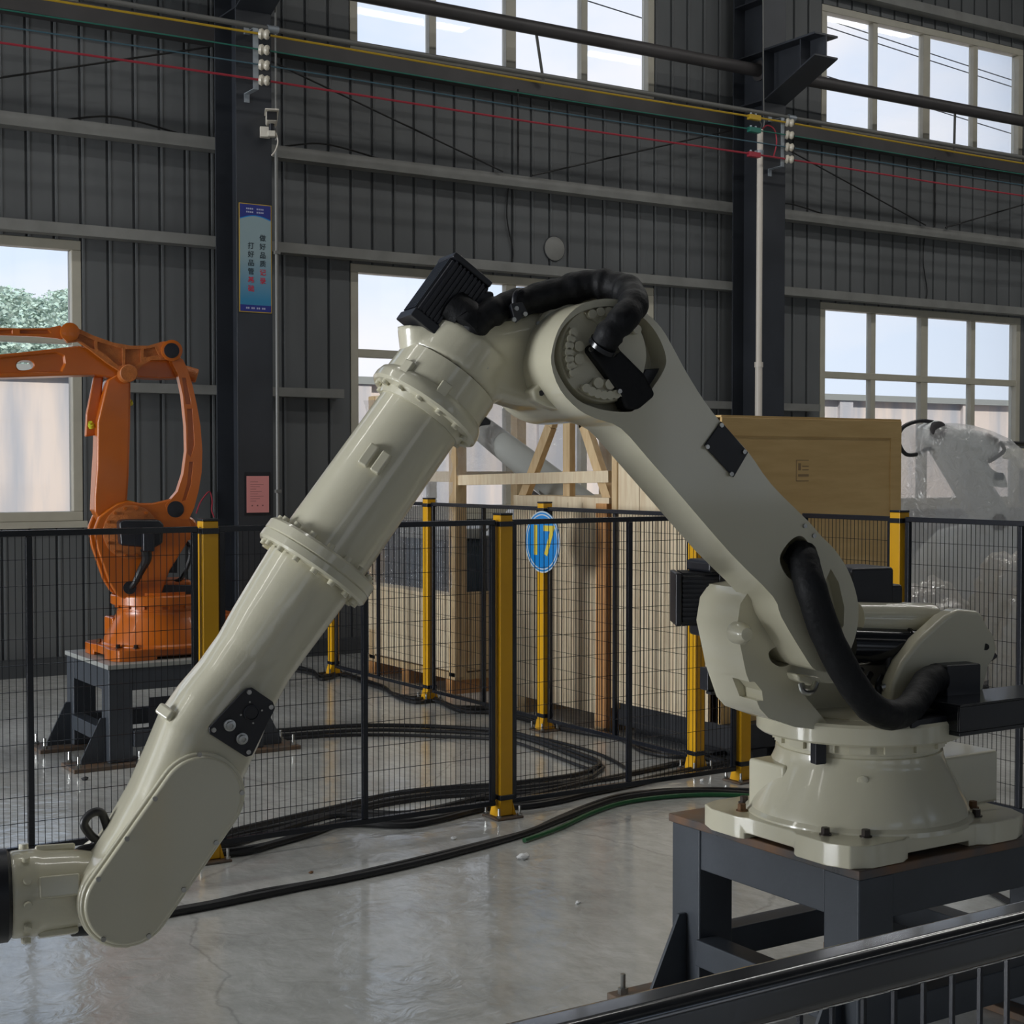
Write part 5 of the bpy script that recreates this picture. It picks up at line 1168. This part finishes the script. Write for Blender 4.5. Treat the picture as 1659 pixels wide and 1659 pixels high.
for i in range(6): MB().box(-0.9 + gc.x, 0.9 + gc.x, -0.6 + i * 0.21, -0.42 + i * 0.21, 0.10, 0.138).build('deck_board', M['pipe'], pal, smooth=False)
for x in (-0.85, -0.05, 0.75): MB().box(gc.x + x, gc.x + x + 0.1, -0.6, 0.63, 0, 0.10).build('runner', M['skid'], pal, smooth=False)
# film: a draped bag
fm_ = root('plastic_cover', 'clear wrinkled plastic film draped over the wrapped robot', 'plastic', B3.M)
rings = [(1.90, [(1460, 690), (1520, 682), (1545, 686)], .10), ]
NZ_, NA = 26, 56; V = []; rr = random.Random(4)
topl, topr = B3.p(1452, 684, 0.1), B3.p(1545, 682, 0.1)
lv = [(0.16, 1452, 1716, 0.55), (0.5, 1452, 1710, 0.50), (0.9, 1452, 1700, 0.42), (1.25, 1453, 1685, 0.36), (1.45, 1453, 1672, 0.33), (1.60, 1453, 1655, 0.31), (1.72, 1454, 1632, 0.30), (1.80, 1455, 1612, 0.29), (1.86, 1462, 1580, 0.27), (1.90, 1480, 1550, 0.22), (1.915, 1500, 1535, 0.1)]
for z, xa, xb, ht_ in lv:
    yy = 758 + (1.6 - z) * F_PX / 11.2
    a, b = B3.p(xa, yy, 0.0), B3.p(xb, yy, 0.0); c = (a.x + b.x) / 2; hw = abs(a.x - b.x) / 2
    for i in range(NA):
        an = 2 * math.pi * i / NA; wv = 1 + 0.030 * math.sin(an * 9 + z * 2.2) + 0.022 * math.sin(an * 17 - z * 4) + rr.uniform(-0.012, 0.012)
        cc_, ss_ = math.cos(an), math.sin(an)
        V.append((c + hw * math.copysign(abs(cc_) ** 0.75, cc_) * (1 if abs(cc_) > 0.9 else wv), ht_ * math.copysign(abs(ss_) ** 0.75, ss_) * wv + 0.04, z))
mb = MB(); nl = len(lv)
mb.add(V, [(k_ * NA + i, k_ * NA + (i + 1) % NA, (k_ + 1) * NA + (i + 1) % NA, (k_ + 1) * NA + i) for k_ in range(nl - 1) for i in range(NA)] + [tuple(range((nl - 1) * NA, nl * NA))])
mb.build('film', M['film'], fm_, ang=180)
# crumpled film heaped at its foot
for i, (x, y, s, t_, lb) in enumerate(((1505, 965, 0.34, 0.80, 'smooth rounded heap of film beside the fence post'), (1672, 990, 0.38, 0.95, 'glossy crumpled heap of film in front of the wrapped robot'))):
    bm = bmesh.new(); bmesh.ops.create_icosphere(bm, subdivisions=5, radius=s)
    rr = random.Random(i)
    for v in bm.verts:
        d = v.co.normalized(); amp = 0.5 if i == 0 else 1.0
        f_ = 1 + amp * (0.12 * math.sin(d.x * 9 + i) + 0.12 * math.sin(d.y * 11 + d.z * 7) + 0.10 * abs(math.sin(d.z * 13 + d.x * 15)) + 0.06 * abs(math.sin(d.x * 31 - d.z * 9)) + rr.uniform(-0.012, 0.012))
        v.co = Vector((v.co.x * f_ * 1.1, v.co.y * f_ * 0.6, v.co.z * f_ * 1.15))
    me = bpy.data.meshes.new('crumple'); bm.to_mesh(me); bm.free(); me.materials.append(M['film_heap']); me.shade_smooth()
    p = B3.M @ B3.p(x, y, t_)
    zl = min(v.co.z for v in me.vertices)
    o = put('crumpled_film', me, None, None, loc=(p.x, p.y, -zl + 0.002)); tag(o, lb, 'plastic')
# another robot arm beyond the wrapped one
sa = root('spare_robot_arm', 'cream robot arm with black bar standing beyond the wrapped robot', 'robot arm', Matrix.Translation((12.9, 9.3, 0)))
q = [on_y(x, y, 9.3) for x, y in ((1636, 735), (1760, 738), (1650, 752), (1760, 756), (1622, 718), (1740, 722))]
o_ = Vector((12.9, 9.3, 0)); q = [p - o_ for p in q]
MB().bar(q[0], q[1], 0.2, 0.10).build('upper_arm', M['white'], sa, bevel=0.02, seg=3)
MB().bar(q[2], q[3], 0.16, 0.08).build('wrist', M['white'], sa, bevel=0.02, seg=3)
MB().cyl(q[4], q[5], 0.022, n=12).build('hose', M['rubber'], sa)
MB().lathe((q[1].x - 0.1, 0, 0), (0, 0, 1), [(0, 0.3), (0.3, 0.28), (0.4, 0.2), (q[1].z, 0.14)], 28).build('column', M['white'], sa)

# ================================================================== cables on the floor
def cable(pts, r_, label, mt='rubber', off=(0, 0), z=None, grp=None):
    P = [on_z(x + off[0], y + off[1]) for x, y in pts]; rr = random.Random(int(pts[0][0] + r_ * 1e4 + off[1] * 3))
    P = [Vector((p.x + rr.uniform(-0.012, 0.012), p.y + rr.uniform(-0.012, 0.012), r_ + (z or 0) + 0.001)) for p in P]
    return tag(MB().tube(P, r_, 8, 5).build('floor_cable', M[mt]), label, 'cable', grp)
c_main = [(150, 1512), (265, 1486), (340, 1474), (420, 1456), (500, 1441), (560, 1429), (660, 1406), (760, 1382), (850, 1357), (900, 1336), (960, 1311), (1010, 1297), (1080, 1289), (1150, 1288), (1230, 1291), (1330, 1300)]
cable(c_main, 0.014, 'thick black cable crossing the open floor before the fence, with the green one beside it')
cable(c_main, 0.012, 'second black cable lying along the thick one on the open floor', off=(4, -5))
cable([(852, 1366), (905, 1345), (962, 1322), (1012, 1305), (1080, 1294), (1150, 1291), (1230, 1294), (1330, 1302)], 0.011, 'green cable on the floor alongside the thick black ones', 'green_cable')
c_f = [(340, 1392), (400, 1386), (440, 1375), (500, 1356), (560, 1340), (640, 1343), (700, 1335), (760, 1320), (800, 1312), (850, 1312), (900, 1304), (950, 1292), (1010, 1279), (1080, 1264), (1180, 1243)]
for i, (o_, r_, lb) in enumerate((((0, 0), .014, 'black cable at the foot of the front fence, outermost of the bundle'), ((10, -7), .013, 'black cable at the foot of the front fence, inside the bundle'), ((-20, -15), .012, 'black cable at the foot of the front fence, lying against the rail'), ((5, -22), .011, 'thin black cable under the bottom rail of the front fence'))):
    cable(c_f, r_, lb, off=o_)
c_i = [(300, 1374), (380, 1350), (480, 1328), (560, 1308), (640, 1291), (720, 1281), (800, 1276), (880, 1268), (940, 1258), (965, 1247), (968, 1238), (940, 1226), (890, 1208), (840, 1192), (800, 1186), (700, 1181), (600, 1179), (520, 1182), (440, 1188), (380, 1190)]
for o_, r_, lb in (((0, 0), .013, 'black cable making a long hairpin inside the fenced cell'), ((6, 7), .011, 'black cable doubling the hairpin one inside the fenced cell'), ((-8, 14), .010, 'thin black cable on the near side of the hairpin cables')):
    cable(c_i, r_, lb, off=o_)
c_s = [(430, 1078), (480, 1085), (505, 1090), (515, 1098), (535, 1096), (550, 1091), (590, 1106), (620, 1115), (640, 1128), (670, 1136), (700, 1134), (740, 1150), (800, 1153), (850, 1164), (880, 1174), (930, 1184), (1000, 1196), (1040, 1216), (1080, 1225), (1130, 1226), (1175, 1238)]
for o_, r_, lb in (((0, 0), .013, 'dark cable winding along the foot of the side fence'), ((4, 5), .012, 'second dark cable winding along the side fence, nearer the cell'), ((-6, -4), .010, 'thin cable winding along the side fence, nearest the crates')):
    cable(c_s, r_, lb, off=o_)
c_b = [(835, 1192), (900, 1205), (960, 1222), (1000, 1240), (1015, 1252), (1000, 1262), (940, 1270), (860, 1275)]
cable(c_b, 0.009, 'thin looped cable inside the cell by the fence corner')
c_r = [(1530, 1425), (1580, 1440), (1620, 1460), (1680, 1490)]
cable(c_r, 0.012, 'dark cable on the floor behind the stand of the white robot')
cable([(1600, 1408), (1640, 1420), (1700, 1440)], 0.012, 'bright green cable end behind the stand of the white robot', 'green_cable')
tl = on_x(1648, 1190, 4.3)
# litter
for i, (x, y, s, lb, mt) in enumerate(((848, 1392, 0.022, 'crumpled white scrap on the floor near the thick black cable', 'bits'), (735, 1360, 0.012, 'tiny white flake on the floor below the front fence', 'bits'), (1138, 1266, 0.012, 'white flake beside the corner post', 'bits'), (936, 1464, 0.009, 'small pale chip in the middle of the open floor', 'bits'), (138, 1264, 0.016, 'small dark lump in front of the orange robot stand', 'skid'), (504, 1415, 0.008, 'tiny rusty chip on the open floor', 'rusty'))):
    bm = bmesh.new(); bmesh.ops.create_icosphere(bm, subdivisions=2, radius=s); rr = random.Random(i)
    for v in bm.verts: v.co = Vector((v.co.x * rr.uniform(0.7, 1.6), v.co.y * rr.uniform(0.7, 1.3), v.co.z * rr.uniform(0.5, 0.8)))
    me = bpy.data.meshes.new('litter'); bm.to_mesh(me); bm.free(); me.materials.append(M[mt])
    p = on_z(x, y); tag(put('litter', me, None, None, loc=(p.x, p.y, s * 0.55)), lb, 'litter')
bpy.context.view_layer.update()
